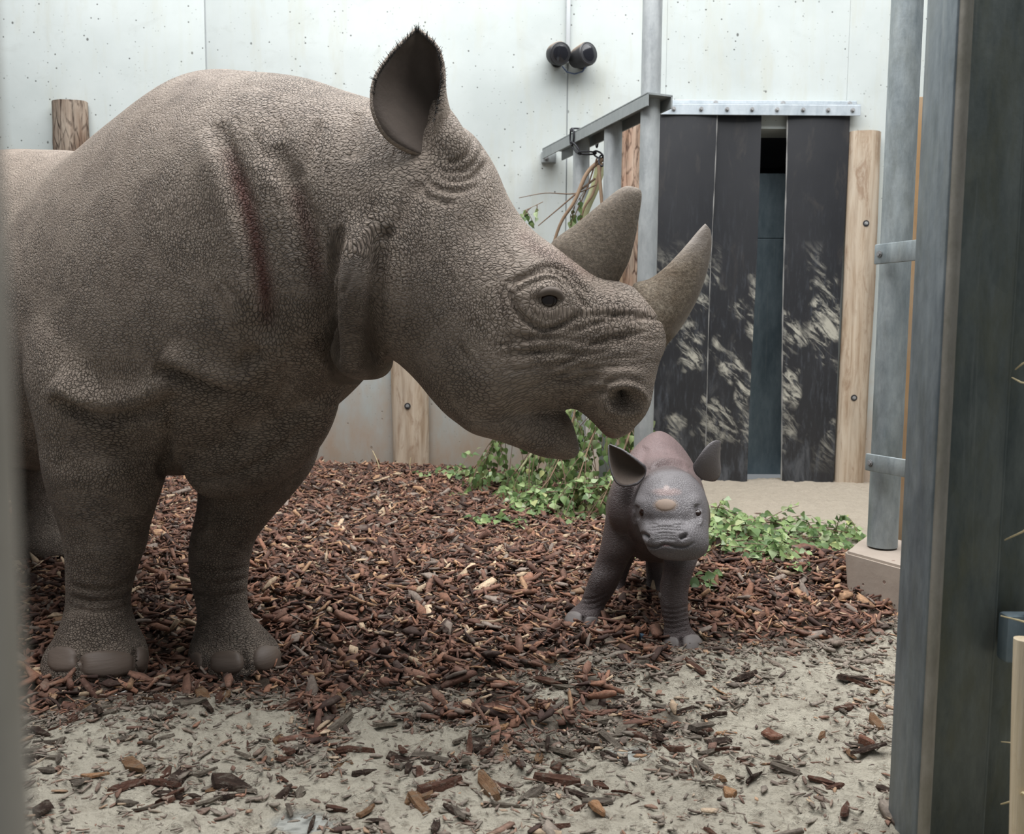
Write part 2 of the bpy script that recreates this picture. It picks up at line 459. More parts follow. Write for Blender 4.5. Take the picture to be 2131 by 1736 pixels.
def m_sand():
    m, nt, bs = newmat('pale_sand', 0.92, 0, 0.15)
    p = gpos(nt)
    n1 = noise(nt, p, 5, 6, 0.65).outputs[0]
    n2 = noise(nt, p, 42, 6, 0.75).outputs[0]
    n3 = noise(nt, p, 170, 4, 0.7).outputs[0]
    col = mix(nt, mrange(nt, n1, 0.3, 0.7), (0.47, 0.425, 0.345), (0.61, 0.56, 0.455))
    n4 = noise(nt, p, 15, 5, 0.7).outputs[0]
    col = mix(nt, mrange(nt, n4, 0.34, 0.50, 0.45, 0), col, (0.26, 0.22, 0.17))
    col = mix(nt, mrange(nt, n2, 0.32, 0.50, 0.70, 0), col, (0.17, 0.14, 0.105))  # shade of the small hollows painted into the sand colour, coarse and fine
    yy = sepz(nt, p)[1]
    col = mix(nt, mrange(nt, yy, 3.3, 3.9, 0, 0.75), col, (0.60, 0.51, 0.405))
    at_ = nd(nt, 'ShaderNodeAttribute', attribute_name='bark').outputs['Fac']
    col = mix(nt, mrange(nt, mth(nt, 'ADD', at_, mth(nt, 'MULTIPLY', mth(nt, 'SUBTRACT', n2, 0.5), 0.5)), 0.3, 0.85, 0, 0.92), col, (0.06, 0.036, 0.026))
    bare = nd(nt, 'ShaderNodeAttribute', attribute_name='bare').outputs['Fac']
    col = mix(nt, mth(nt, 'MULTIPLY', bare, 0.85), col, (0.27, 0.28, 0.265))
    h = mth(nt, 'MULTIPLY', mth(nt, 'ADD', mth(nt, 'MULTIPLY', n2, 1.0), mth(nt, 'ADD', mth(nt, 'MULTIPLY', n4, 1.3), mth(nt, 'MULTIPLY', n3, 0.35))), mth(nt, 'SUBTRACT', 1.0, mth(nt, 'MULTIPLY', bare, .85)))
    setc(nt, bs, col, None, h, 0.9, 0.025)
    return m
MAT['sand'] = m_sand()
floor = link('floor', gm, MAT['sand'])
tag(floor, 'pale sandy stable floor with trodden lumps and hollows', 'floor', kind='structure')

# --- back wall ------------------------------------------------------------
TH = 0.22
xs1 = X_at(427, 70); xs2 = X_at(1181, 200)
dl, dr = X_at(1376, 620), X_at(1745, 620)
dtop = at(1610, 268, WY)[2]
ztop = 4.3
wall = empty('wall_back')
tag(wall, 'white concrete back wall of cast panels with air holes and soil-stained foot', 'wall', kind='structure')
g = 0.003
def wbox(x0, x1, z0, z1, name='wall_panel'):
    return B().box(((x0 + x1) / 2, WY + TH / 2, (z0 + z1) / 2), (x1 - x0, TH, z1 - z0), bev=0.006).build(name, MAT['concrete'], wall, auto=40)
wbox(-4.2, xs1 - g, -0.1, ztop); wbox(xs1 + g, xs2 - g, -0.1, ztop)
b = B()
for x0, x1, z0, z1 in ((xs2 + g, dl, -0.1, ztop), (dr, 3.2, -0.1, ztop), (dl - .001, dr + .001, dtop, ztop)):
    b.box(((x0 + x1) / 2, WY + TH / 2, (z0 + z1) / 2), (x1 - x0, TH, z1 - z0))
b.build('wall_panel', MAT['concrete'], wall)
for x in (xs1, xs2):
    B().box((x, WY + 0.035, ztop / 2), (2 * g + .004, 0.05, ztop)).build('joint_strip', MAT['conduit'], wall)

# passage behind the strip door
pas = empty('wall_passage')
tag(pas, 'dark passage behind the rubber strip door', 'passage', kind='structure')
B().box(((dl + dr) / 2, WY + 1.3, 1.2), (dr - dl + .4, 0.05, 2.6)).build('passage_back', MAT['dark'], pas)
B().box((dl - .05, WY + .78, 1.2), (0.08, 1.1, 2.6)).build('passage_side', MAT['dark'], pas)
B().box((dr + .05, WY + .78, 1.2), (0.08, 1.1, 2.6)).build('passage_side', MAT['dark'], pas)
B().box(((dl + dr) / 2, WY + .78, dtop + .08), (dr - dl + .3, 1.1, 0.1)).build('passage_top', MAT['dark'], pas)
sh = empty('sliding_sheet_door')
tag(sh, 'blue-grey steel sheet door seen through the gap between the rubber strips', 'door')
zt = at(1610, 362, WY + .26)[2]; zm = at(1610, 497, WY + .26)[2]
B().box(((dl + dr) / 2, WY + .27, zm / 2), (dr - dl - .01, 0.02, zm), bev=.003).build('sheet', MAT['steel_sheet'], sh)
B().box(((dl + dr) / 2, WY + .275, (zm + zt) / 2 + .004), (dr - dl - .01, 0.02, zt - zm), bev=.003).build('sheet', MAT['steel_sheet'], sh)

# rubber strip curtain
def strip(name, tl, tr, bl, br, ytop, ybot, dY, lab, wob, edge=None):
    n = 26; k = 5; Vv = []; Ff = []
    for i in range(n + 1):
        t = i / n
        l = np.array(at(tl, ytop, WY - dY)) * (1 - t) + np.array(at(bl, ybot, WY - dY)) * t
        r = np.array(at(tr, ytop, WY - dY)) * (1 - t) + np.array(at(br, ybot, WY - dY)) * t
        for j in range(k + 1):
            u = j / k
            p = l * (1 - u) + r * u
            p = p + np.array([0.004 * math.sin(7 * t + wob) * (1 if j in (0, k) else 0), -wob * 0.012 * math.sin(math.pi * u) * math.sin(2.2 * t + 1) , 0])
            Vv.append(p)
    m0 = len(Vv)
    Vv += [p + np.array([0, 0.014, 0]) for p in Vv]
    I = lambda i, j, s: s * m0 + i * (k + 1) + j
    for i in range(n):
        for j in range(k):
            Ff.append((I(i, j, 0), I(i + 1, j, 0), I(i + 1, j + 1, 0), I(i, j + 1, 0)))
            Ff.append((I(i, j, 1), I(i, j + 1, 1), I(i + 1, j + 1, 1), I(i + 1, j, 1)))
        Ff.append((I(i, 0, 0), I(i, 0, 1), I(i + 1, 0, 1), I(i + 1, 0, 0)))
        Ff.append((I(i, k, 0), I(i + 1, k, 0), I(i + 1, k, 1), I(i, k, 1)))
    for j in range(k):
        Ff.append((I(0, j, 0), I(0, j + 1, 0), I(0, j + 1, 1), I(0, j, 1)))
        Ff.append((I(n, j, 0), I(n, j, 1), I(n, j + 1, 1), I(n, j + 1, 0)))
    bb = B().add(Vv, Ff)
    o = bb.build(name, MAT['rubber'], None, auto=40)
    tag(o, lab, 'door strip', 'black rubber strips of the doorway curtain')
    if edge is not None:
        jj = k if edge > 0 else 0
        eb = B().tube([Vv[i * (k + 1) + jj] + np.array([0, .004, 0]) for i in range(n + 1)], [.0045 * (1 + .35 * math.sin(i * 2.3)) for i in range(n + 1)], 6).build('edge_highlight', MAT['highlight'], o, auto=60)  # added pale bead, a painted highlight along the strip's edge
    return o
strip('rubber_door_strip', 1368, 1491, 1350, 1464, 236, 1006, 0.052, 'wide black rubber door strip hanging beside the tall steel pole', 1.3, 1)
strip('rubber_door_strip', 1484, 1586, 1458, 1555, 236, 1003, 0.032, 'narrow black rubber door strip left of the gap, smeared with pale mud', -0.8)
strip('rubber_door_strip', 1638, 1768, 1625, 1733, 238, 1004, 0.045, 'black rubber door strip hanging beside the peeled log', 1.0, -1)

# angle rail above the strips
rl = empty('door_header_rail')
tag(rl, 'bright zinc angle rail bolted to the wall above the rubber strips', 'rail')
p0 = at(1372, 205, WY - .01); p1 = at(1783, 213, WY - .01)
za = (p0[2] + p1[2]) / 2
zb = at(1580, 222, WY - .03)[2]; zc = at(1580, 241, WY - .06)[2]
wl = B().box(((p0[0] + p1[0]) / 2, WY - .006, (za + zb) / 2), (p1[0] - p0[0], .012, za - zb), bev=.002).build('wall_leaf', MAT['steel_bright'], rl)
B().box(((p0[0] + p1[0]) / 2, WY - .038, zb + .003), (p1[0] - p0[0], .064, .008)).build('shelf_leaf', MAT['steel_bright'], rl)
cbar = B().box(((p0[0] + p1[0]) / 2, WY - .07, (zb + zc) / 2), (p1[0] - p0[0], .008, zb - zc), bev=.002).build('clamp_bar', MAT['steel_bright'], rl)
def bolt_at(p, r, parent, name='bolt', L=.014, mat=None, ax=(0, -1, 0)):
    ax = np.array(ax, float); p = np.array(p, float)
    bb = B().tube([p, p + ax * L * .35], r * 1.5, 12).tube([p + ax * L * .35, p + ax * L], r, 6)
    return bb.build(name, mat or MAT['bolt'], parent)
for px, py in ((1402, 226), (1459, 226), (1513, 228), (1565, 229), (1617, 231), (1671, 232), (1723, 233), (1774, 234)):
    bolt_at((at(px, py, WY - .074)[0], WY - .074, (zb + zc) / 2 + .002), .008, cbar)
for px in (1489, 1629, 1768):
    bolt_at((at(px, 216, WY - .01)[0], WY - .012, (za + zb) / 2 + .004), .009, wl)

# --- half logs on the wall --------------------------------------------------
def log_post(pxc, py_top, wpx, mat, lab, seed, bolts=(), top_slant=0.0):
    ztop_ = at(pxc, py_top, WY - .05)[2]
    x0 = at(pxc, py_top, WY - .05)[0]
    r = wpx / FPX * WY / 2
    root = empty('log_post'); tag(root, lab, 'log post', 'half logs bolted upright to the wall')
    n = 28; rows = 40; Vv = []; Ff = []
    for i in range(rows + 1):
        z = -0.05 + (ztop_ + 0.05) * i / rows
        for k in range(n):
            a_ = 2 * math.pi * k / n
            rr = r * (1 + 0.10 * float(vnoise(k * .7 + seed * 13, z * 2.0)) + 0.16 * float(vnoise(seed * 3 + math.cos(a_) * 1.2, z * 1.1 + math.sin(a_))) + (0.10 * float(vnoise(k * 1.3 + seed, z * 14)) if mat != 'log' else 0.03 * float(vnoise(k * 1.3 + seed, z * 6))))
            xo = 0.03 * r * math.sin(z * 2 + seed)
            Vv.append((x0 + xo + rr * math.cos(a_), min(WY - .002, WY - .035 + rr * .62 * math.sin(a_)), z + (top_slant * math.cos(a_) * r if i == rows else 0)))
    for i in range(rows):
        for k in range(n):
            Ff.append((i * n + k, i * n + (k + 1) % n, (i + 1) * n + (k + 1) % n, (i + 1) * n + k))
    Ff.append(tuple(rows * n + k for k in range(n)))
    B().add(Vv, Ff).build('trunk', MAT[mat], root, auto=50)
    for px, py in bolts:
        q = at(px, py, WY - .035 - r * .60)
        bh = B().tube([q + np.array([0, .012, 0]), q + np.array([0, -.004, 0])], .018, 16).build('bolt_hole', MAT['lamp_black'], root)
        bolt_at(q + np.array([0, -.003, 0]), .007, bh, 'bolt', .008)
    return root
log_post(144, 211, 70, 'log_brown', 'brown barked log post rising behind the mother rhino\'s back', 1)
log_post(851, 300, 76, 'log', 'weathered log post on the wall under the mother rhino\'s throat', 2, [(848, 845)])
log_post(1326, 248, 74, 'log_bark', 'red barked log post behind the steel barrier rail', 3)
log_post(1802, 274, 60, 'log', 'tall peeled log post right of the rubber strip door', 4, [(1802, 465), (1777, 828)])

# --- spot lamps on the wall -----------------------------------------------
def spot(px, py, aim, lab):
    root = empty('spot_lamp'); tag(root, lab, 'spot lamp', 'pair of spot lamps on the wall')
    c = at(px, py, WY - .10); ax = np.array(aim, float); ax /= np.linalg.norm(ax)
    prof = [(-.085, .030), (-.080, .046), (-.045, .056), (0.0, .060), (.035, .063), (.046, .061)]
    B().tube([c + ax * s for s, r in prof], [r for s, r in prof], 28).build('lamp_shell', MAT['lamp_dust'], root, auto=50)
    bz = B().tube([c + ax * .046, c + ax * .052], [.061, .056], 28).tube([c + ax * .050, c + ax * .053], [.054, .05], 28).build('bezel', MAT['lamp_black'], root, auto=50)
    B().tube([c + ax * .052, c + ax * .056], [.044, .036], 24).build('lens', MAT['lens'], bz, auto=50)
    s = B().tube([(c[0], WY - .001, c[2] - .01), (c[0], WY - .014, c[2] - .01)], .035, 20)
    s.tube([(c[0], WY - .01, c[2] - .01), (c[0], WY - .03, c[2] - .012), c - ax * .06], .011, 10)
    s.build('swivel_mount', MAT['lamp_black'], root, auto=50)
    return root
spot(1161, 112, (0.25, -1, -0.28), 'left spot lamp on the wall, lens turned towards the conduit')
spot(1214, 116, (0.62, -1, 0.0), 'right spot lamp on the wall, head turned away from the conduit')
cb = B()
pts = [at(1170, 138, WY - .02), at(1180, 150, WY - .03), at(1196, 154, WY - .02), at(1212, 149, WY - .03), at(1219, 138, WY - .03)]
cb.tube(pts, .004, 8)
tag(cb.build('lamp_cable', MAT['cable'], None, auto=60), 'thin blue cable looping between the two spot lamps', 'cable')
q0 = at(1184, -40, WY - .008); q1 = at(1181, 132, WY - .008)
tag(B().box(((q0[0] + q1[0]) / 2, WY - .011, (q0[2] + q1[2]) / 2), (.024, .022, q0[2] - q1[2]), bev=.006).build('cable_conduit', MAT['conduit'], None, auto=40),
    'grey conduit running down the wall to the spot lamps', 'conduit')

# --- barrier with slanting rail -----------------------------------------
PY = 3.95
bar = empty('steel_barrier')
tag(bar, 'galvanised steel barrier with tall pole and rail running back to the wall', 'barrier')
pc = at(1352, 300, PY)
B().tube([(pc[0], PY, -.05), (pc[0], PY, 3.4)], .0435, 28).build('pole', MAT['steel'], bar, auto=50)
rw = np.array(at(1150, 318, WY - .06)); rp = np.array(at(1352, 226, PY))
zr = (rw[2] + rp[2]) / 2; rw[2] = rp[2] = zr
dv = (rp - rw); L = np.linalg.norm(dv); dv /= L
nv = np.array([dv[1], -dv[0], 0])
Mr = np.array([dv, nv, [0, 0, 1]]).T
mid = (rw + rp) / 2 + dv * .045
W_, H_ = .125, .052
B().box(mid + np.array([0, 0, H_ / 2]), (L + .09, W_, .008), Mr).build('rail_top', MAT['steel_rail'], bar)
for s in (-1, 1):
    B().box(mid + nv * s * (W_ / 2 - .004), (L + .09, .008, H_), Mr).build('rail_flange', MAT['steel_rail'], bar)
wp = B().box((rw[0] - .02, WY - .012, zr - .005), (.085, .02, .07), bev=.008).build('wall_plate', MAT['steel_rail'], bar)
bolt_at((rw[0] - .035, WY - .022, zr - .008), .010, wp)
def rail_pt(px):
    for t in np.linspace(0, 1, 400):
        q = rw + dv * L * t
        if proj(q[None])[0][0] >= px: return q
for px in (1210, 1276):
    q = rail_pt(px)
    B().tube([(q[0], q[1], -.05), (q[0], q[1], zr + .01)], .0435, 24).build('upright', MAT['steel'], bar, auto=50)

# chain slung over the rail
ch = empty('chain'); tag(ch, 'dark steel chain slung over the barrier rail', 'chain')
q = rail_pt(1216); fr = -nv if (-nv)[1] < 0 else nv
W2 = W_ / 2 + .009
cp = [q - fr * W2 + np.array([0, 0, -.03]), q - fr * W2 + np.array([0, 0, .035]), q + np.array([0, 0, .041]) , q + fr * W2 + np.array([0, 0, .038]), q + fr * W2 + np.array([0, 0, -.03]),
      q + fr * .05 + dv * .05 + np.array([0, 0, -.085]), q + dv * .12 + np.array([0, 0, -.095]), q + dv * .17 - fr * .02 + np.array([0, 0, -.12]), q + dv * .20 + np.array([0, 0, -.17])]
for i in range(len(cp) - 1):
    a0, a1 = cp[i], cp[i + 1]
    d = a1 - a0; ln = np.linalg.norm(d); d /= ln
    sd = np.cross(d, [0.3, 0.2, 1.0] if i % 2 else [1.0, 0.3, 0.1]); sd /= np.linalg.norm(sd)
    pts = [(a0 + a1) / 2 + d * (ln * .62) * math.cos(t) + sd * .015 * math.sin(t) for t in np.linspace(0, 2 * math.pi, 15)]
    B().tube(pts, .0048, 8, cap=False).build('chain_link', MAT['chain'], ch, auto=60)

# --- right-hand fence -----------------------------------------------------
RY = 2.80
rf = empty('pipe_post'); tag(rf, 'weathered galvanised pipe post standing on the concrete block', 'pipe post')
pb = at(1838, 1130, RY)
B().tube([(pb[0] - .003, RY, pb[2] - .01), (pb[0] - .003, RY, 3.0)], .047, 32).build('pipe', MAT['steel_pipe'], rf, auto=50)
vd = np.array([-0.44, 1.0, 0]); vd /= np.linalg.norm(vd)
for (px, py, hh) in ((1822, 530, .062), (1803, 961, .055)):
    a0 = np.array(at(px, py, RY - .03)); a1 = a0 - vd * .42
    c_ = (a0 + a1) / 2
    Mx = np.array([vd, [vd[1], -vd[0], 0], [0, 0, 1]]).T
    st = B().box(c_, (.42, .012, hh), Mx, bev=.003).build('strap', MAT['steel_pipe'], rf, auto=40)
    w = a0 - vd * .022 + np.array([-vd[1], vd[0], 0]) * .007
    bolt_at(w, .007, st, 'bolt', .006, None, (-vd[1], vd[0], 0))
zt_ = at(1908, 200, 3.0)[2]
tag(B().box((at(1893, 640, 3.02)[0] + .055, 3.02, zt_ / 2 + .03), (.13, .03, zt_ - .06), bev=.003).build('wooden_plank', MAT['plank'], None, auto=40),
    'tan wooden plank standing between the pipe post and the near steel column', 'plank')

# concrete block
zt0 = 0.15
c0 = atz(1757, 1148, zt0); c1 = atz(1874, 1178, zt0)
e1 = np.array(c1 - c0); e1[2] = 0; u1 = e1 / np.linalg.norm(e1); n1_ = np.array([-u1[1], u1[0], 0])
if n1_[1] < 0: n1_ = -n1_
A = np.array(c0); Bq = A + u1 * .75
top = [A, Bq, Bq + n1_ * .42, A + n1_ * .30 - u1 * .14]
bot = [A + np.array([.012, -.03, -.2]), Bq + np.array([0.02, -.03, -.2]), Bq + n1_ * .45 + np.array([0, 0, -.2]), A + n1_ * .32 - u1 * .15 + np.array([0, 0, -.2])]
bm = bmesh.new()
vt = [bm.verts.new(v) for v in top]; vb = [bm.verts.new(v) for v in bot]
bm.faces.new(vt); bm.faces.new(vb[::-1])
for i in range(4): bm.faces.new((vt[i], vb[i], vb[(i + 1) % 4], vt[(i + 1) % 4]))
bmesh.ops.recalc_face_normals(bm, faces=bm.faces)
bmesh.ops.bevel(bm, geom=bm.edges[:], offset=.008, segments=2, affect='EDGES')
bmesh.ops.subdivide_edges(bm, edges=bm.edges[:], cuts=3, use_grid_fill=True)
for v in bm.verts:
    v.co += Vector((0, 0, 1)) * 0.006 * float(vnoise(v.co.x * 14, v.co.y * 14)) + Vector((0, -1, 0)) * .004 * float(vnoise(v.co.x * 18, v.co.z * 18))
mm = bpy.data.meshes.new('concrete_block'); bm.to_mesh(mm); bm.free()
tag(link('concrete_block', mm, MAT['block']), 'rough concrete footing block under the pipe post', 'concrete block')

# --- near steel column ----------------------------------------------------
NP = empty('steel_column'); tag(NP, 'near mossy galvanised steel column filling the right edge', 'steel column')
ZB, ZT = -0.15, 2.1
def colpt(px, Y): p = at(px, 868, Y); return np.array([p[0], p[1], 0])
Pa, Pb_, Pc, Pd = colpt(1900, 1.46), colpt(1962, 1.335), colpt(2096, 1.375), colpt(2290, 1.42)
def slab(p, q, th, name, mat, z0=ZB, z1=ZT, off=0.0):
    d = (q - p); ln = np.linalg.norm(d); d /= ln; n_ = np.array([-d[1], d[0], 0])
    if n_[1] < 0: n_ = -n_
    c = (p + q) / 2 + n_ * (th / 2 + off); c[2] = (z0 + z1) / 2
    return B().box(c, (ln, th, z1 - z0), np.array([d, n_, [0, 0, 1]]).T, bev=.003).build(name, MAT[mat], NP, auto=40)
slab(Pa, Pb_, .010, 'front_flange', 'steel_post')
slab(Pb_ + np.array([.004, .004, 0]), Pc, .010, 'web_plate', 'steel_web')
slab(Pc + np.array([0.003, .012, 0]), Pd, .010, 'back_plate', 'steel_web')
B().tube([(Pb_[0] + .004, Pb_[1] + .002, ZB), (Pb_[0] + .004, Pb_[1] + .002, ZT)], .0105, 14).build('rolled_edge', MAT['steel_edge'], NP, auto=60)
B().tube([(Pc[0], Pc[1] + .004, ZB), (Pc[0], Pc[1] + .004, ZT)], .004, 10).build('seam_bead', MAT['steel_web'], NP, auto=60)
bk = empty('latch_bracket'); tag(bk, 'dark steel latch bracket on the near column behind straw', 'bracket')
q0 = at(2088, 1330, 1.345)
B().box((q0[0] + .045, 1.355, q0[2]), (.085, .03, .078), bev=.006).build('bracket_body', MAT['steel_sheet'], bk, auto=40)
B().box((q0[0] + .04, 1.335, at(2120, 1272, 1.34)[2]), (.02, .025, .03), bev=.004).build('latch_tongue', MAT['steel_bright'], bk, auto=40)
tag(B().tube([at(2131, 1330, 1.22), at(2127, 1450, 1.22), at(2124, 1600, 1.22), at(2120, 1800, 1.22)], .0135, 18).build('wooden_stick', MAT['handle'], None, auto=60),
    'pale wooden stick leaning at the lower right edge', 'stick')
def straw(name, pts, r, lab):
    o = B().tube(pts, [r * (1 - .5 * i / (len(pts) - 1)) for i in range(len(pts))], 6).build(name, MAT['straw'], None, auto=60)
    return tag(o, lab, 'straw', 'hay straws caught on the near column')
straw('straw', [at(2150, 745, 1.30), at(2128, 757, 1.31), at(2113, 769, 1.34)], .002, 'short hay straw caught on the column above the curled straw')
straw('straw', [at(2150, 800, 1.30), at(2125, 796, 1.31), at(2106, 786, 1.34)], .002, 'curled hay straw sticking out halfway up the near column')
straw('straw', [at(2160, 1085, 1.29), at(2128, 1107, 1.30), at(2091, 1124, 1.35)], .0022, 'pale hay straw slanting across the near column above the bracket')
straw('straw', [at(2150, 1300, 1.28), at(2120, 1291, 1.30), at(2083, 1282, 1.33)], .002, 'brown hay straw lying across the top of the latch bracket')
straw('straw', [at(2125, 1546, 1.21), at(2105, 1546, 1.24), at(2084, 1544, 1.30)], .0015, 'thin hay straw beside the wooden handle')
straw('straw', [at(2130, 1650, 1.20), at(2105, 1668, 1.25), at(2083, 1674, 1.30)], .002, 'bent hay straw low beside the wooden handle')

# --- out-of-focus railing bar at the left edge ------------------------------
nb = colpt(-30, 0.15)
tag(B().tube([(nb[0] - .0135, .15, -.1), (nb[0] - .0135, .15, 2.0)], .016, 24).build('railing_bar', MAT['steel_edge'], None, auto=60),
    'blurred grey steel railing bar close to the camera at the left edge', 'railing')
# ================================================================== ANIMALS
def catmull(P, m):
    """resample rows of P (k,d) with m steps per span, Catmull-Rom"""
    P = np.asarray(P, float); k = len(P); out = []
    for i in range(k - 1):
        p0 = P[max(i - 1, 0)]; p1 = P[i]; p2 = P[i + 1]; p3 = P[min(i + 2, k - 1)]
        for s in range(m):
            t = s / m
            out.append(0.5 * ((2 * p1) + (-p0 + p2) * t + (2 * p0 - 5 * p1 + 4 * p2 - p3) * t * t + (-p0 + 3 * p1 - 3 * p2 + p3) * t ** 3))
    out.append(P[-1])
    return np.array(out)

def loft(rings, m=4, n=48, e=2.0, k=0.0, cap0=True, cap1=True):
    """rings: (centre, axis1, axis2[, exponent[, drop]]) -> closed V, F"""
    rows = []
    for r in rings:
        ee = r[3] if len(r) > 3 else e; kk = r[4] if len(r) > 4 else k
        rows.append(np.concatenate([r[0], r[1], r[2], [ee, kk]]))
    R = catmull(rows, m)
    th = np.linspace(0, 2 * math.pi, n, endpoint=False)
    c, s = np.cos(th), np.sin(th)
    V = []
    for row in R:
        C, A1, A2, ee, kk = row[:3], row[3:6], row[6:9], row[9], row[10]
        p = 2.0 / ee
        cc = np.sign(c) * np.abs(c) ** p; ss = np.sign(s) * np.abs(s) ** p
        V.append(C + np.outer(cc - kk * ss * ss, A1) + np.outer(ss, A2))
    nr = len(V); V = np.concatenate(V)
    F = []
    for i in range(nr - 1):
        for j in range(n):
            F.append((i * n + j, i * n + (j + 1) % n, (i + 1) * n + (j + 1) % n, (i + 1) * n + j))
    for flag, i0, flip in ((cap0, 0, True), (cap1, nr - 1, False)):
        if flag:
            ctr = len(V); V = np.vstack([V, V[i0 * n:i0 * n + n].mean(0)])
            for j in range(n):
                a_, b_ = i0 * n + j, i0 * n + (j + 1) % n
                F.append((b_, a_, ctr) if flip else (a_, b_, ctr))
    return V, F

def TB(T, Bm, lat, hw, e=2.2, k=0.0):
    T = np.array(T); Bm = np.array(Bm)
    return ((T + Bm) / 2, (T - Bm) / 2, np.array(lat) * hw, e, k)

def yawlat(deg):
    a_ = math.radians(deg); return np.array([-math.sin(a_), -math.cos(a_), 0])

def LR(L, R, py, Y, dr=0.92, dirn=None, e=2.1):
    """horizontal-ish ring between two pixels on one row"""
    l = np.array(at(L, py, Y)); r = np.array(at(R, py, Y))
    c = (l + r) / 2; h = (r - l) / 2
    return (c, h, np.array([0, 1.0, 0]) * np.linalg.norm(h) * dr, e, 0.0)

def fuse(parts, voxel, smooth_it, fac=0.5):
    """union of closed meshes -> one smooth quad surface (numpy V,F)"""
    b = B()
    for V_, F_ in parts: b.add(V_, F_)
    m = mesh('tmp', b.V, b.F, False)
    bm = bmesh.new(); bm.from_mesh(m); bmesh.ops.recalc_face_normals(bm, faces=bm.faces); bm.to_mesh(m); bm.free()
    o = bpy.data.objects.new('tmp', m); COL.objects.link(o)
    md = o.modifiers.new('r', 'REMESH'); md.mode = 'VOXEL'; md.voxel_size = voxel
    dg = bpy.context.evaluated_depsgraph_get(); dg.update()
    me = bpy.data.meshes.new_from_object(o.evaluated_get(dg))
    bpy.data.objects.remove(o); bpy.data.meshes.remove(m)
    n = len(me.vertices); V_ = np.empty(n * 3, np.float32); me.vertices.foreach_get('co', V_); V_ = V_.reshape(-1, 3).astype(float)
    q = len(me.loops); I_ = np.empty(q, np.int32); me.loops.foreach_get('vertex_index', I_)
    F_ = I_.reshape(-1, 4)
    bpy.data.meshes.remove(me)
    return smoothv(V_, F_, smooth_it, fac), F_

def smoothv(V_, F_, it, fac=0.5, mask=None):
    E = np.concatenate([F_[:, [0, 1]], F_[:, [1, 2]], F_[:, [2, 3]], F_[:, [3, 0]]])
    n = len(V_); deg = np.bincount(E[:, 0], minlength=n) + np.bincount(E[:, 1], minlength=n)
    if mask is not None:
        keep_ = np.where(mask > .004)[0]; e_ = np.concatenate([E, E[:, ::-1]]); e_ = e_[mask[e_[:, 0]] > .004]
        loc = np.full(n, -1); loc[keep_] = np.arange(len(keep_)); row = loc[e_[:, 0]]; dg_ = np.bincount(row, minlength=len(keep_))
        V_ = V_.copy()
        for _ in range(it):
            S = np.stack([np.bincount(row, V_[e_[:, 1], k], len(keep_)) for k in range(3)], 1) / dg_[:, None]
            V_[keep_] += (S - V_[keep_]) * (fac * mask[keep_])[:, None]
        return V_
    for _ in range(it):
        S = np.stack([np.bincount(E[:, 0], V_[E[:, 1], k], n) + np.bincount(E[:, 1], V_[E[:, 0], k], n) for k in range(3)], 1)
        d = (S / deg[:, None] - V_) * fac
        V_ = V_ + (d if mask is None else d * mask[:, None])
    return V_

def vnormals(V_, F_):
    a_ = V_[F_[:, 2]] - V_[F_[:, 0]]; b_ = V_[F_[:, 3]] - V_[F_[:, 1]]
    fn = np.cross(a_, b_)
    N_ = np.stack([sum(np.bincount(F_[:, j], fn[:, k], len(V_)) for j in range(4)) for k in range(3)], 1)
    return N_ / (np.linalg.norm(N_, axis=1, keepdims=True) + 1e-12)

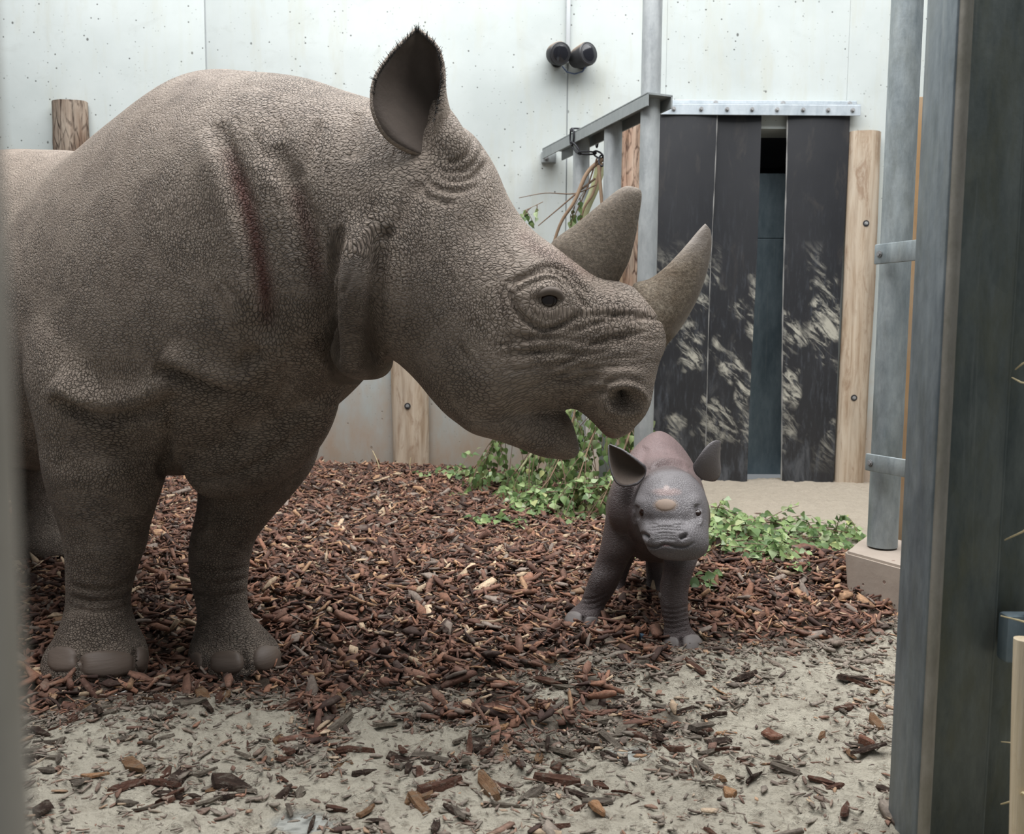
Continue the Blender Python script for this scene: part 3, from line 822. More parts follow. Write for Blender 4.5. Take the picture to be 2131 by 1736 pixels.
class Sculpt:
    """pushes the skin in and out along lines given where they show on the side seen from the camera"""
    def __init__(s, V_, F_): s.V = V_; s.F = F_; s.update()
    def update(s):
        s.N = vnormals(s.V, s.F); s.px, s.py = proj(s.V)
        d = CAM - s.V; d /= np.linalg.norm(d, axis=1, keepdims=True)
        s.face = np.clip((s.N * d).sum(1) * 3 + 0.2, 0, 1)
    def dist(s, poly):
        poly = catmull(np.array(poly, float), 5) if len(poly) > 2 else np.array(poly, float)
        best = np.full(len(s.V), 1e9); tt = np.zeros(len(s.V)); n = len(poly) - 1
        x0, y0 = poly.min(0) - 120; x1, y1 = poly.max(0) + 120
        sel = np.where((s.px > x0) & (s.px < x1) & (s.py > y0) & (s.py < y1) & (s.face > 0))[0]
        X = np.stack([s.px[sel], s.py[sel]], 1); b_ = np.full(len(sel), 1e9); t_ = np.zeros(len(sel))
        for i in range(n):
            a_, c_ = poly[i], poly[i + 1]; v = c_ - a_; L2 = v @ v + 1e-9
            u = np.clip(((X - a_) @ v) / L2, 0, 1)
            d = np.linalg.norm(X - (a_ + u[:, None] * v), axis=1)
            m = d < b_; b_[m] = d[m]; t_[m] = (i + u[m]) / n
        best[sel] = b_; tt[sel] = t_
        return best, tt
    def line(s, poly, w, depth, ymax=9, ymin=0, taper=True, p=2.0):
        d, t = s.dist(poly)
        f = np.exp(-(d / w) ** p) * s.face * ((s.V[:, 1] < ymax) & (s.V[:, 1] > ymin))
        if taper: f = f * np.clip(np.minimum(t, 1 - t) * 6, 0, 1) ** 0.7
        s.V = s.V - s.N * (depth * f)[:, None]
        return f
    def blob(s, c, rx, ry, depth, ymax=9, rot=0.0, p=2.0, ymin=0):
        a_ = math.radians(rot); dx = s.px - c[0]; dy = s.py - c[1]
        u = (dx * math.cos(a_) + dy * math.sin(a_)) / rx; v = (-dx * math.sin(a_) + dy * math.cos(a_)) / ry
        f = np.exp(-(u * u + v * v) ** (p / 2)) * s.face * ((s.V[:, 1] < ymax) & (s.V[:, 1] > ymin))
        s.V = s.V - s.N * (depth * f)[:, None]
        return f
    def hit(s, px, py):
        """nearest surface point seen at a pixel"""
        d2 = (s.px - px) ** 2 + (s.py - py) ** 2
        c = np.where((d2 < 14 ** 2) & (s.face > 0))[0]
        if len(c) == 0: c = np.argsort(d2)[:5]
        i = c[np.argmin(s.V[c, 1] + np.sqrt(d2[c]) * 0.002)]
        return s.V[i].copy(), s.N[i].copy()

def ear_shell(Lr, Rr, Ct, thick, nu=26, nv=18):
    """cupped ear: two rims and the fold line between them, each a list of (px,py,Y) from base to tip"""
    L_ = catmull([at(*p) for p in Lr], 6); R_ = catmull([at(*p) for p in Rr], 6); C_ = catmull([at(*p) for p in Ct], 6)
    def res(P, n):
        d = np.r_[0, np.cumsum(np.linalg.norm(np.diff(P, axis=0), axis=1))]; d /= d[-1]
        u = np.linspace(0, 1, n); return np.stack([np.interp(u, d, P[:, k]) for k in range(3)], 1)
    L_, R_, C_ = res(L_, nu), res(R_, nu), res(C_, nu)
    G = np.zeros((nu, nv, 3))
    for j in range(nv):
        t = j / (nv - 1)
        G[:, j] = (1 - t) ** 2 * L_ + 2 * t * (1 - t) * C_ + t * t * R_
    du = np.gradient(G, axis=0); dv_ = np.gradient(G, axis=1)
    N_ = np.cross(du, dv_); N_ /= np.linalg.norm(N_, axis=2, keepdims=True) + 1e-12
    ctr = G.mean((0, 1)); 
    if ((CAM - ctr) * N_.mean((0, 1))).sum() < 0: N_ = -N_
    th = thick * np.linspace(1.6, .7, nu)[:, None, None]
    O = G - N_ * th
    V_ = np.concatenate([G.reshape(-1, 3), O.reshape(-1, 3)]); m0 = nu * nv
    I = lambda i, j, s_: s_ * m0 + i * nv + j
    F_ = []; inner = []
    for i in range(nu - 1):
        for j in range(nv - 1):
            F_.append((I(i, j, 0), I(i, j + 1, 0), I(i + 1, j + 1, 0), I(i + 1, j, 0))); inner.append(1)
            F_.append((I(i, j, 1), I(i + 1, j, 1), I(i + 1, j + 1, 1), I(i, j + 1, 1))); inner.append(0)
        F_.append((I(i, 0, 0), I(i + 1, 0, 0), I(i + 1, 0, 1), I(i, 0, 1))); inner.append(0)
        F_.append((I(i, nv - 1, 0), I(i, nv - 1, 1), I(i + 1, nv - 1, 1), I(i + 1, nv - 1, 0))); inner.append(0)
    for j in range(nv - 1):
        F_.append((I(0, j, 0), I(0, j, 1), I(0, j + 1, 1), I(0, j + 1, 0))); inner.append(0)
        F_.append((I(nu - 1, j, 0), I(nu - 1, j + 1, 0), I(nu - 1, j + 1, 1), I(nu - 1, j, 1))); inner.append(0)
    return V_, np.array(F_), np.array(inner), L_, R_

def recalc(m):
    bm = bmesh.new(); bm.from_mesh(m); bmesh.ops.recalc_face_normals(bm, faces=bm.faces); bm.to_mesh(m); bm.free()

# ------------------------------------------------------------------ materials
def m_skin(name, ca, cb_, red, cell, bump, crack, tint=False, ro=(.5, .75)):
    m, nt, bs = newmat(name, 0.62, 0, 0.35)
    wc = nd(nt, 'ShaderNodeAttribute', attribute_name='wc').outputs['Vector']
    wa = nd(nt, 'ShaderNodeAttribute', attribute_name='wa').outputs['Fac']
    rd = nd(nt, 'ShaderNodeAttribute', attribute_name='red').outputs['Fac']
    p = gpos(nt)
    def warp(src, sc, amt):
        dn = nd(nt, 'ShaderNodeTexNoise', {'Vector': src, 'Scale': sc, 'Detail': 0.0})
        wv = nd(nt, 'ShaderNodeVectorMath', {0: dn.outputs['Color'], 1: (0.5, 0.5, 0.5)}, operation='SUBTRACT').outputs[0]
        wv = nd(nt, 'ShaderNodeVectorMath', {0: wv, 3: amt}, operation='SCALE').outputs[0]
        return nd(nt, 'ShaderNodeVectorMath', {0: src, 1: wv}, operation='ADD').outputs[0]
    w1 = warp(wc, cell * .07, 3.5 / cell)
    w2 = warp(w1, cell * .40, .65 / cell)
    ani = mrange(nt, noise(nt, wc, cell * .05, 0, .5).outputs[0], 0.44, 0.56)
    va = vor(nt, vmap(nt, w2, (1.45, 1.45, .78)), cell, 'DISTANCE_TO_EDGE').outputs[0]
    vb_ = vor(nt, vmap(nt, w2, (.78, .9, 1.5)), cell, 'DISTANCE_TO_EDGE').outputs[0]
    v1 = mth(nt, 'ADD', mth(nt, 'MULTIPLY', va, ani), mth(nt, 'MULTIPLY', vb_, mth(nt, 'SUBTRACT', 1.0, ani)))
    f1 = vor(nt, w2, cell * 1.9, 'F1').outputs['Distance']
    h1 = mth(nt, 'POWER', mrange(nt, v1, 0.0, 0.15), 0.55)
    h2 = mth(nt, 'SUBTRACT', 0.75, f1)
    fine = noise(nt, wc, cell * 4, 2, 0.65).outputs[0]
    big = noise(nt, p, 3.5, 3, 0.6).outputs[0]
    mid = noise(nt, p, 22, 4, 0.7).outputs[0]
    sel = mrange(nt, noise(nt, wc, cell * .16, 1, .6).outputs[0], 0.40, 0.60, 0.6, 1.0)
    h = mth(nt, 'MULTIPLY', mth(nt, 'ADD', mth(nt, 'MULTIPLY', h1, 0.62), mth(nt, 'MULTIPLY', h2, 0.25)), sel)
    h = mth(nt, 'ADD', h, mth(nt, 'SUBTRACT', mth(nt, 'MULTIPLY', fine, 0.22), mth(nt, 'MULTIPLY', f1, 0.20)))
    h = mth(nt, 'MULTIPLY', h, wa)
    f = mrange(nt, mth(nt, 'ADD', mth(nt, 'MULTIPLY', big, 0.45), mth(nt, 'MULTIPLY', mid, 0.55)), 0.30, 0.70)
    col = mix(nt, f, ca, cb_)
    if tint:
        tn = nd(nt, 'ShaderNodeAttribute', attribute_name='tint').outputs['Color']
        col = mix(nt, mrange(nt, f, 0, 1, .35, 0.0), tn, (0.05, 0.04, 0.04))
    cr = mth(nt, 'MULTIPLY', mth(nt, 'SUBTRACT', 1.0, h1), mth(nt, 'MULTIPLY', mth(nt, 'MULTIPLY', wa, sel), crack))
    col = mix(nt, cr, col, tuple(0.35 * x for x in ca))
    col = mix(nt, mth(nt, 'MULTIPLY', rd, 0.85), col, red)
    setc(nt, bs, col, mrange(nt, fine, 0.3, 0.7, *ro), h, bump, 0.9 / cell)
    return m
MAT['skin'] = m_skin('mother_rhino_hide', (0.190, 0.146, 0.115), (0.318, 0.258, 0.208), (0.14, 0.05, 0.04), 98.0, 1.0, 0.52)
MAT['calf'] = m_skin('calf_hide', (0.095, 0.078, 0.080), (0.140, 0.118, 0.118), (0.20, 0.105, 0.098), 110.0, 0.55, 0.4, True, (.38, .58))

def m_ear():
    m, nt, bs = newmat('ear_inner_skin', 0.75, 0, 0.25)
    p = gpos(nt); n1 = noise(nt, p, 22, 5, 0.6).outputs[0]
    setc(nt, bs, mix(nt, n1, (0.060, 0.046, 0.038), (0.125, 0.098, 0.080)), None, noise(nt, p, 120, 3, .6).outputs[0], 0.25, 0.004)
    return m
MAT['ear'] = m_ear()

def m_horn(name, a, b_, c_):
    m, nt, bs = newmat(name, 0.6, 0, 0.4)
    p = opos(nt)
    n1 = noise(nt, p, 20, 6, 0.7).outputs[0]
    n2 = noise(nt, p, 150, 6, 0.75, .3).outputs[0]
    pol = nd(nt, 'ShaderNodeAttribute', attribute_name='polish').outputs['Fac']
    col = mix(nt, mrange(nt, n1, 0.35, 0.65), a, b_)
    col = mix(nt, mrange(nt, n2, 0.42, 0.62, 0.75, 0), col, tuple(0.42 * x for x in a))
    col = mix(nt, pol, col, c_)
    h = mth(nt, 'MULTIPLY', mth(nt, 'ADD', n2, mth(nt, 'MULTIPLY', n1, 0.6)), mth(nt, 'SUBTRACT', 1.15, pol))
    setc(nt, bs, col, mrange(nt, pol, 0, 1, 0.8, 0.38), h, 0.9, 0.012)
    return m
MAT['horn_rear'] = m_horn('rough_horn', (0.25, 0.195, 0.14), (0.34, 0.275, 0.205), (0.27, 0.22, 0.175))
MAT['horn_front'] = m_horn('polished_horn', (0.27, 0.195, 0.125), (0.46, 0.38, 0.285), (0.20, 0.165, 0.135))

def m_nail(name, a, b_):
    m, nt, bs = newmat(name, 0.55, 0, 0.4)
    p = gpos(nt)
    n1 = noise(nt, vmap(nt, p, (6, 6, 45)), 1.4, 5, 0.65).outputs[0]
    setc(nt, bs, mix(nt, n1, a, b_), None, n1, 0.25, 0.006)
    return m
MAT['nail'] = m_nail('mother_toenail', (0.080, 0.058, 0.045), (0.165, 0.122, 0.096))
MAT['calf_nail'] = m_nail('calf_toenail', (0.10, 0.085, 0.08), (0.20, 0.175, 0.165))
MAT['eye'] = m_plain('rhino_eye', (0.018, 0.009, 0.007), 0.08)
MAT['hair'] = m_plain('ear_hair', (0.03, 0.026, 0.024), 0.7)
MAT['lid'] = m_plain('eyelid_skin', (0.10, 0.078, 0.063), 0.65, 0, 0.3, 140, (0.165, 0.13, 0.105))
MAT['bud'] = m_plain('calf_horn_bud', (0.20, 0.145, 0.11), 0.65, 0, .4, 60, (0.27, 0.20, 0.155))
MAT['bud_pink'] = m_plain('calf_pink_bud', (0.19, 0.145, 0.14), 0.6, 0, .4, 90, (0.31, 0.235, 0.215))

# ------------------------------------------------------------------ mother
H35 = np.array([math.cos(math.radians(35)), -math.sin(math.radians(35)), 0])
SP0 = np.array([-0.80, 2.30, 0])
def spine(t): return SP0 - H35 * t
def torso_ring(t, zb, hw, zt, e=1.85, k=0.22):
    s = spine(t)
    return TB((s[0], s[1], zt), (s[0], s[1], zb), yawlat(35), hw, e, k)
def torso_rings():
    return [torso_ring(2.02, .95, .06, 1.13), torso_ring(1.98, .80, .20, 1.28), torso_ring(1.85, .62, .31, 1.41), torso_ring(1.6, .52, .38, 1.46),
            torso_ring(1.3, .44, .42, 1.42), torso_ring(1.0, .40, .43, 1.425), torso_ring(.7, .40, .42, 1.39), torso_ring(.45, .42, .395, 1.365), torso_ring(.22, .44, .37, 1.44)]
def hr(T, Bm, YT, YB, yaw, hw, e=2.2, k=0.1):
    return TB(at(T[0], T[1], YT), at(Bm[0], Bm[1], YB), yawlat(yaw), hw, e, k)
rings_front = [
    hr((440, 154), (425, 985), 2.30, 2.28, 35, .345, 2.0, .18),
    hr((560, 156), (535, 935), 2.19, 2.20, 30, .335, 2.2, .12),
    hr((650, 167), (622, 880), 2.10, 2.14, 25, .31, 2.2, .10),
    hr((720, 190), (685, 828), 2.06, 2.09, 22, .285, 2.2, .08),
    hr((790, 212), (735, 775), 2.02, 2.05, 18, .255, 2.2, .05),
    hr((860, 232), (782, 745), 1.99, 2.01, 14, .232, 2.2, .05),
    hr((930, 252), (822, 748), 1.97, 1.98, 10, .215, 2.2, .06),
    hr((985, 280), (850, 768), 1.95, 1.96, 7, .205, 2.2, .10),
    hr((1030, 345), (880, 800), 1.945, 1.95, 5, .200, 2.2, .12),
    hr((1060, 412), (910, 838), 1.94, 1.94, 4, .195, 2.2, .12),
    hr((1100, 470), (945, 872), 1.935, 1.935, 4, .185, 2.3, .10),
    hr((1150, 512), (985, 892), 1.93, 1.93, 4, .178, 2.3, .08),
    hr((1205, 548), (1035, 885), 1.93, 1.93, 4, .170, 2.3, .06),
    hr((1255, 578), (1090, 870), 1.93, 1.93, 4, .158, 2.3, .04),
    hr((1305, 592), (1145, 856), 1.925, 1.925, 4, .146, 2.3, .02),
    hr((1348, 618), (1192, 850), 1.925, 1.925, 4, .138, 2.3, .0),
    hr((1378, 664), (1215, 862), 1.92, 1.92, 4, .132, 2.3, .0),
    hr((1386, 712), (1234, 878), 1.92, 1.92, 4, .126, 2.3, .0),
    hr((1372, 748), (1248, 893), 1.92, 1.92, 4, .118, 2.3, .0),
    hr((1360, 792), (1258, 904), 1.92, 1.92, 4, .105, 2.3, .0),
    hr((1346, 838), (1268, 911), 1.92, 1.92, 4, .082, 2.2, .0),
    hr((1325, 878), (1280, 912), 1.92, 1.92, 4, .045, 2.0, .0),
    hr((1312, 896), (1290, 910), 1.92, 1.92, 4, .02, 2.0, .0)]
rings = torso_rings() + rings_front
parts = [loft(rings, 4, 56)]
# lower jaw
jr = [((955, 690), (905, 815), .12), ((990, 745), (945, 868), .13), ((1035, 800), (985, 900), .125), ((1080, 825), (1035, 914), .118), ((1128, 842), (1085, 932), .108),
      ((1162, 852), (1125, 948), .10), ((1186, 870), (1160, 954), .09), ((1200, 908), (1182, 955), .07), ((1206, 934), (1196, 951), .045), ((1206, 942), (1202, 948), .02)]
parts.append(loft([hr(t_, b_, 1.93, 1.93, 4, w_, 2.3, 0.0) for t_, b_, w_ in jr], 4, 40))
# front legs (near, far)
legA = [(430, 230, 390, 2.44), (500, 170, 420, 2.36), (600, 105, 430, 2.29), (700, 76, 425, 2.235), (780, 72, 412, 2.195), (830, 80, 390, 2.175), (870, 88, 366, 2.16), (920, 96, 352, 2.16), (970, 101, 343, 2.15), (1011, 110, 333, 2.15), (1060, 124, 318, 2.15), (1108, 137, 304, 2.15), (1135, 141, 301, 2.15),
        (1166, 143, 289, 2.15), (1204, 143, 277, 2.15), (1243, 143, 268, 2.15), (1281, 136, 270, 2.14), (1320, 120, 284, 2.13), (1348, 102, 296, 2.12), (1375, 96, 302, 2.11), (1395, 100, 300, 2.11)]
legB = [(800, 430, 640, 2.26), (850, 425, 672, 2.27), (896, 418, 670, 2.29), (934, 412, 663, 2.32), (973, 408, 650, 2.34), (1011, 416, 624, 2.35), (1050, 414, 591, 2.36), (1089, 405, 556, 2.36), (1127, 397, 530, 2.36),
        (1166, 395, 519, 2.36), (1204, 399, 515, 2.36), (1243, 407, 513, 2.36), (1281, 413, 520, 2.35), (1320, 404, 552, 2.34), (1348, 396, 576, 2.32), (1375, 396, 583, 2.31), (1393, 402, 580, 2.31)]
def leg(rows, dr=.95):
    rg = [LR(l, r, py, Y, dr) for py, l, r, Y in rows]
    last = rg[-1]
    rg.append((last[0] + np.array([0, 0, -.03]), last[1] * .97, last[2] * .97, 2.2, 0.0))
    return loft(rg, 4, 40)
parts.append(leg(legA)); parts.append(leg(legB, .88))
# breast roll between the front legs and in front of the far leg
def tube_part(pts, rs, n=24):
    b_ = B(); P = catmull(np.array([list(p) + [r] for p, r in zip(pts, rs)]), 5)
    b_.tube([p[:3] for p in P], list(P[:, 3]), n); return np.array(b_.V), b_.F
parts.append(tube_part([at(415, 960, 2.22), at(500, 930, 2.20), at(590, 870, 2.15), at(660, 820, 2.10), at(700, 800, 2.08)], [.10, .13, .12, .07, .025]))
# hind legs in the body frame
def body(t, l, z): s = spine(t); return s + yawlat(35) * l + np.array([0, 0, z])
def hind(l, t0, sgn):
    rr = [(1.05, t0 - .05, .24, .16), (.80, t0 - .06, .25, .155), (.60, t0 - .02, .20, .13), (.45, t0 + .06, .135, .105), (.33, t0 + .09, .105, .092), (.20, t0 + .06, .095, .088), (.12, t0 + .03, .105, .10), (.05, t0 - .01, .135, .13), (.0, t0 - .015, .14, .135)]
    rg = []
    for z, t, a_, b_ in rr:
        c_ = body(t, l if z < .7 else l * .9, z + .02); rg.append((c_, H35 * a_, yawlat(35) * b_, 2.1, 0.0))
    return loft(rg, 4, 36)
parts.append(hind(.20, 1.45, 1)); parts.append(hind(-.20, 1.30, -1))
parts.append(tube_part([body(1.98, 0, 1.2), body(2.08, 0, 1.0), body(2.08, .02, .75), body(2.06, .03, .62)], [.05, .035, .025, .02]))   # tail
# hanging neck roll on the near side, following the neck surface, and round under the throat
_nv, _nf = parts[0]
_bvh = BVHTree.FromPolygons([tuple(v) for v in _nv], [tuple(f) for f in _nf])
def on_neck(px, py, off):
    d = at(px, py, 1.0) - CAM; d /= np.linalg.norm(d)
    h = _bvh.ray_cast(Vector(CAM), Vector(d))
    return np.array(h[0]) + d * off if h[0] else np.array(at(px, py, 1.95))
parts.append(tube_part([on_neck(770, 415, .05), on_neck(757, 470, .03), on_neck(747, 525, .014), on_neck(736, 600, .006), on_neck(731, 680, .004), at(738, 738, on_neck(732, 700, .0)[1] + .03), at(765, 750, 1.97), at(782, 750, 2.07), at(775, 740, 2.16)],
                       [.03, .038, .047, .053, .054, .050, .046, .042, .03]))
# base of the near ear
_eh = on_neck(925, 320, .0)[1]
parts.append(tube_part([at(945, 345, _eh + .06), at(930, 300, _eh + .035), at(922, 262, _eh + .05), at(912, 225, _eh + .07), at(906, 195, _eh + .08)], [.07, .050, .036, .022, .010]))
V0, F0 = fuse(parts, 0.0056, 11)
_p = proj(V0)
_m = np.exp(-((_p[0] - 150) / 190) ** 4 - ((_p[1] - 560) / 230) ** 4) * (V0[:, 1] < 2.7)
_m = np.maximum(_m, np.exp(-((_p[0] - 755) / 60) ** 2 - ((_p[1] - 465) / 55) ** 2) * (V0[:, 1] < 2.1))
_m = np.maximum(_m, np.exp(-((_p[0] - 930) / 40) ** 2 - ((_p[1] - 315) / 30) ** 2) * .6 * (V0[:, 1] < 2.1))
V0 = smoothv(V0, F0, 45, 0.5, _m)
S = Sculpt(V0, F0)

# big forms
S.blob((420, 330), 110, 130, -.010, 2.6)
S.blob((610, 560), 70, 180, .012, 2.4)
S.blob((860, 600), 75, 130, -.012, 2.2)          # cheek muscle
S.blob((1010, 480), 55, 60, .014, 2.2)            # temple hollow
S.blob((1135, 590), 95, 75, -.016, 2.2)          # brow and orbit
S.blob((1250, 690), 60, 50, .006, 2.2)
S.blob((1300, 830), 60, 62, -.022, 2.2)           # nostril swelling
S.update()
# folds: neck, shoulder, armpit
REDS = []
S.line([(452, 255), (482, 340), (512, 440), (540, 545), (556, 650), (560, 715)], 20, .026, 2.5)
S.line([(420, 270), (455, 370), (490, 470), (512, 580), (520, 680)], 30, -.012, 2.5)
S.line([(575, 300), (612, 390), (640, 480), (662, 590), (678, 700), (690, 760)], 20, .024, 2.5)
S.line([(545, 330), (585, 430), (610, 530), (625, 640), (630, 720)], 26, -.010, 2.5)
S.line([(668, 250), (640, 320), (622, 375)], 12, .007, 2.5); S.line([(745, 232), (738, 285), (728, 335)], 11, .008, 2.5)
S.line([(712, 470), (692, 540), (684, 640), (686, 740), (700, 775)], 10, .018, 2.4)
S.line([(800, 470), (788, 560), (780, 640), (782, 720), (795, 745)], 15, .014, 2.4)
S.line([(870, 380), (845, 420), (825, 470), (800, 500)], 12, .008, 2.3)
for q_ in ([(898, 338), (930, 356), (970, 352), (1000, 325), (1005, 290)], [(900, 352), (935, 374), (985, 368), (1018, 335)], [(925, 338), (955, 334), (978, 316), (985, 285)], [(880, 350), (900, 385), (950, 398), (1000, 385)], [(870, 372), (895, 410), (950, 425)]):
    S.line(q_, 5.5, .0065, 2.2)
S.line([(320, 768), (370, 782), (420, 803), (480, 824), (540, 826)], 13, .034, 2.5)
S.line([(110, 790), (160, 825), (225, 836), (290, 826), (350, 796)], 30, -.026, 2.35)
S.line([(340, 735), (400, 765), (470, 788), (540, 795)], 26, -.018, 2.5)
S.update()
S.line([(105, 830), (155, 862), (215, 877), (270, 872), (320, 858), (368, 822)], 11, .030, 2.35)
S.line([(350, 850), (352, 900), (345, 950), (338, 995)], 12, .02, 2.3)
S.line([(545, 735), (520, 745), (500, 738)], 18, .018, 2.5)
S.line([(480, 835), (500, 860), (490, 900)], 18, .012, 2.5)
S.line([(585, 760), (600, 800), (560, 850)], 14, .010, 2.5)
S.line([(395, 985), (440, 1000), (520, 975), (590, 930), (650, 880)], 10, .012, 2.5)
for y_ in (1215, 1240, 1262): S.line([(143, y_), (190, y_ + 12), (240, y_ + 8), (276, y_ - 8)], 4.5, .005, 2.3)
for y_ in (1180, 1205, 1232): S.line([(396, y_ + 5), (440, y_ + 12), (490, y_ + 6), (518, y_ - 3)], 4.5, .005, 2.5)
S.line([(160, 1365), (170, 1385), (163, 1405)], 6, .012, 2.4); S.line([(283, 1350), (281, 1400)], 6, .012, 2.4)
S.line([(505, 1350), (512, 1400)], 7, .014, 2.5)
S.update()
# eye region
ec = (1143, 622)
S.line([(1045, 605), (1085, 580), (1130, 563), (1165, 568), (1195, 595), (1210, 625), (1225, 640)], 4.5, .010, 2.1)
S.line([(1050, 590), (1090, 572), (1135, 553), (1175, 560), (1205, 590), (1228, 618)], 4, .009, 2.1)
S.line([(1060, 615), (1100, 592), (1140, 577), (1170, 585), (1190, 605)], 3.5, .007, 2.1)
S.line([(1060, 600), (1068, 630), (1085, 660), (1115, 682), (1145, 686), (1180, 672), (1215, 648)], 5, .014, 2.1)
S.line([(1075, 615), (1085, 645), (1110, 668), (1135, 675)], 3.5, .004, 2.1)
S.line([(1095, 625), (1105, 648), (1125, 662), (1150, 668), (1172, 652)], 3.5, .0035, 2.1)
S.line([(1042, 600), (1048, 640), (1055, 690), (1062, 740), (1058, 780)], 5, .006, 2.1)
S.line([(1050, 570), (1062, 545), (1050, 510)], 5, .004, 2.1)
S.blob(ec, 30, 24, .014, 2.1)
S.line([(1112, 612), (1125, 601), (1145, 598), (1162, 606), (1168, 618)], 6, -.007, 2.1, taper=False)
S.line([(1118, 636), (1135, 648), (1155, 646), (1168, 632)], 5, -.004, 2.1, taper=False)
# muzzle wrinkles
_r = random.Random(9)
for k_ in range(46):
    x_ = _r.uniform(1075, 1345); y_ = _r.uniform(650, 800)
    if x_ < 1220 and y_ < 690: y_ += 60
    if (x_ - 1300) ** 2 + ((y_ - 830) * 1.2) ** 2 < 55 ** 2: continue
    L2 = _r.uniform(28, 75); sl = -0.22 + (x_ - 1200) / 600 + _r.uniform(-.15, .15) + (.35 if x_ < 1130 else 0)
    S.line([(x_ - L2, y_ - sl * L2 + _r.uniform(-5, 5)), (x_ - L2 * .3, y_ - sl * L2 * .3 + _r.uniform(-4, 4)), (x_ + L2 * .3, y_ + sl * L2 * .3 + _r.uniform(-4, 4)), (x_ + L2, y_ + sl * L2 + _r.uniform(-5, 5))], 3.4, _r.uniform(.0025, .0052), 2.1)
for k_ in range(30):      # crow's feet behind the eye and on the cheek
    x_ = _r.uniform(850, 1040); y_ = _r.uniform(520, 850); L2 = _r.uniform(20, 50); sl = _r.uniform(1.2, 2.2)
    n_ = math.hypot(1, sl); dx_, dy_ = L2 / n_, L2 * sl / n_
    S.line([(x_ - dx_, y_ - dy_), (x_ + _r.uniform(-4, 4), y_), (x_ + dx_, y_ + dy_)], 3.6, _r.uniform(.0010, .0024), 2.2)
for k_ in range(60):      # neck and shoulder skin lines
    x_ = _r.uniform(470, 900); y_ = _r.uniform(260, 760); L2 = _r.uniform(25, 70); sl = _r.uniform(1.0, 3.0) * (1 if x_ < 700 else -1)
    n_ = math.hypot(1, sl); dx_, dy_ = L2 / n_, L2 * sl / n_
    S.line([(x_ - dx_, y_ - dy_), (x_ + _r.uniform(-5, 5), y_), (x_ + dx_, y_ + dy_)], 3.8, _r.uniform(.0012, .0030), 2.5)
S.line([(1195, 855), (1178, 840), (1162, 842)], 6, .010, 2.1); S.line([(1190, 850), (1215, 825), (1245, 815), (1268, 822)], 7, .008, 2.1)
S.line([(1260, 800), (1240, 830), (1232, 855)], 5, .005, 2.1)
S.line([(1255, 822), (1262, 800), (1285, 787), (1320, 790), (1340, 805)], 6, .006, 2.1)
S.update()
# nostril
S.line([(1275, 855), (1272, 825), (1290, 808), (1325, 812), (1340, 830), (1328, 856)], 9, -.008, 2.1, taper=False)
S.blob((1300, 834), 29, 21, .075, 2.1, 10, 4.0)
S.blob((1140, 930), 60, 18, -.004, 2.1)
for q_ in ((1120, 930), (1148, 922), (1165, 936), (1105, 918), (1140, 945)): S.blob(q_, 9, 6, -.004, 2.1)
S.V = smoothv(S.V, S.F, 1, 0.35)
S.update()
V1, F1 = S.V, S.F
px_, py_ = S.px, S.py

# skin attributes ------------------------------------------------------------
def gauss_line(poly, w):
    d, t = S.dist(poly); return np.exp(-(d / w) ** 2) * np.clip(np.minimum(t, 1 - t) * 5, 0, 1)
red = np.clip(gauss_line([(470, 300), (505, 400), (530, 490), (548, 580), (558, 690)], 16) * 1.0 + gauss_line([(610, 380), (640, 480), (665, 600)], 15) * .55
              + gauss_line([(1075, 470), (1110, 510), (1190, 550), (1240, 585)], 17) * .30 + gauss_line([(1205, 868), (1235, 888), (1258, 905), (1285, 910)], 9) * .6, 0, 1)
sm = lambda x, a_, b_: np.clip((x - a_) / (b_ - a_), 0, 1)
roll = np.exp(-((px_ - 733) / 42) ** 4) * sm(py_, 470, 540) * sm(py_, 800, 770) * (V1[:, 1] < 2.2)
muz = sm(px_, 1040, 1150) * sm(py_, 640, 720)
wc = V1.copy()
wc[:, 2] = V1[:, 2] - 0.9 * np.log1p(np.exp((0.52 - V1[:, 2]) / .05)) * .05 + 2.0 * roll * (V1[:, 2] - .93) + .7 * muz * (V1[:, 2] - .78)
cheek = sm(px_, 760, 850) * sm(px_, 1100, 980) * sm(py_, 400, 520)
wc[:, 0] += cheek * .5 * (V1[:, 0] + .12)
wc[:, 0] += roll * -.4 * (V1[:, 0] + .34)
wa = 0.55 + 0.45 * sm(py_, 180, 480) + 0.25 * np.exp(-((px_ - 640) / 120) ** 2)
wa = wa + .45 * sm(py_, 780, 950) * sm(px_, 900, 700)
wa = wa * (1 - .35 * sm(px_, 900, 1050)) * (1 - .35 * np.exp(-((px_ - 1060) / 90) ** 2 - ((py_ - 470) / 110) ** 2))
wa = wa * (1 - (1 - (0.55 + .45 * sm(py_, 450, 720))) * sm(px_, 500, 250))

mother = empty('rhinoceros'); tag(mother, 'large adult mother rhinoceros with two horns and raised ear, bending over the calf', 'rhinoceros')
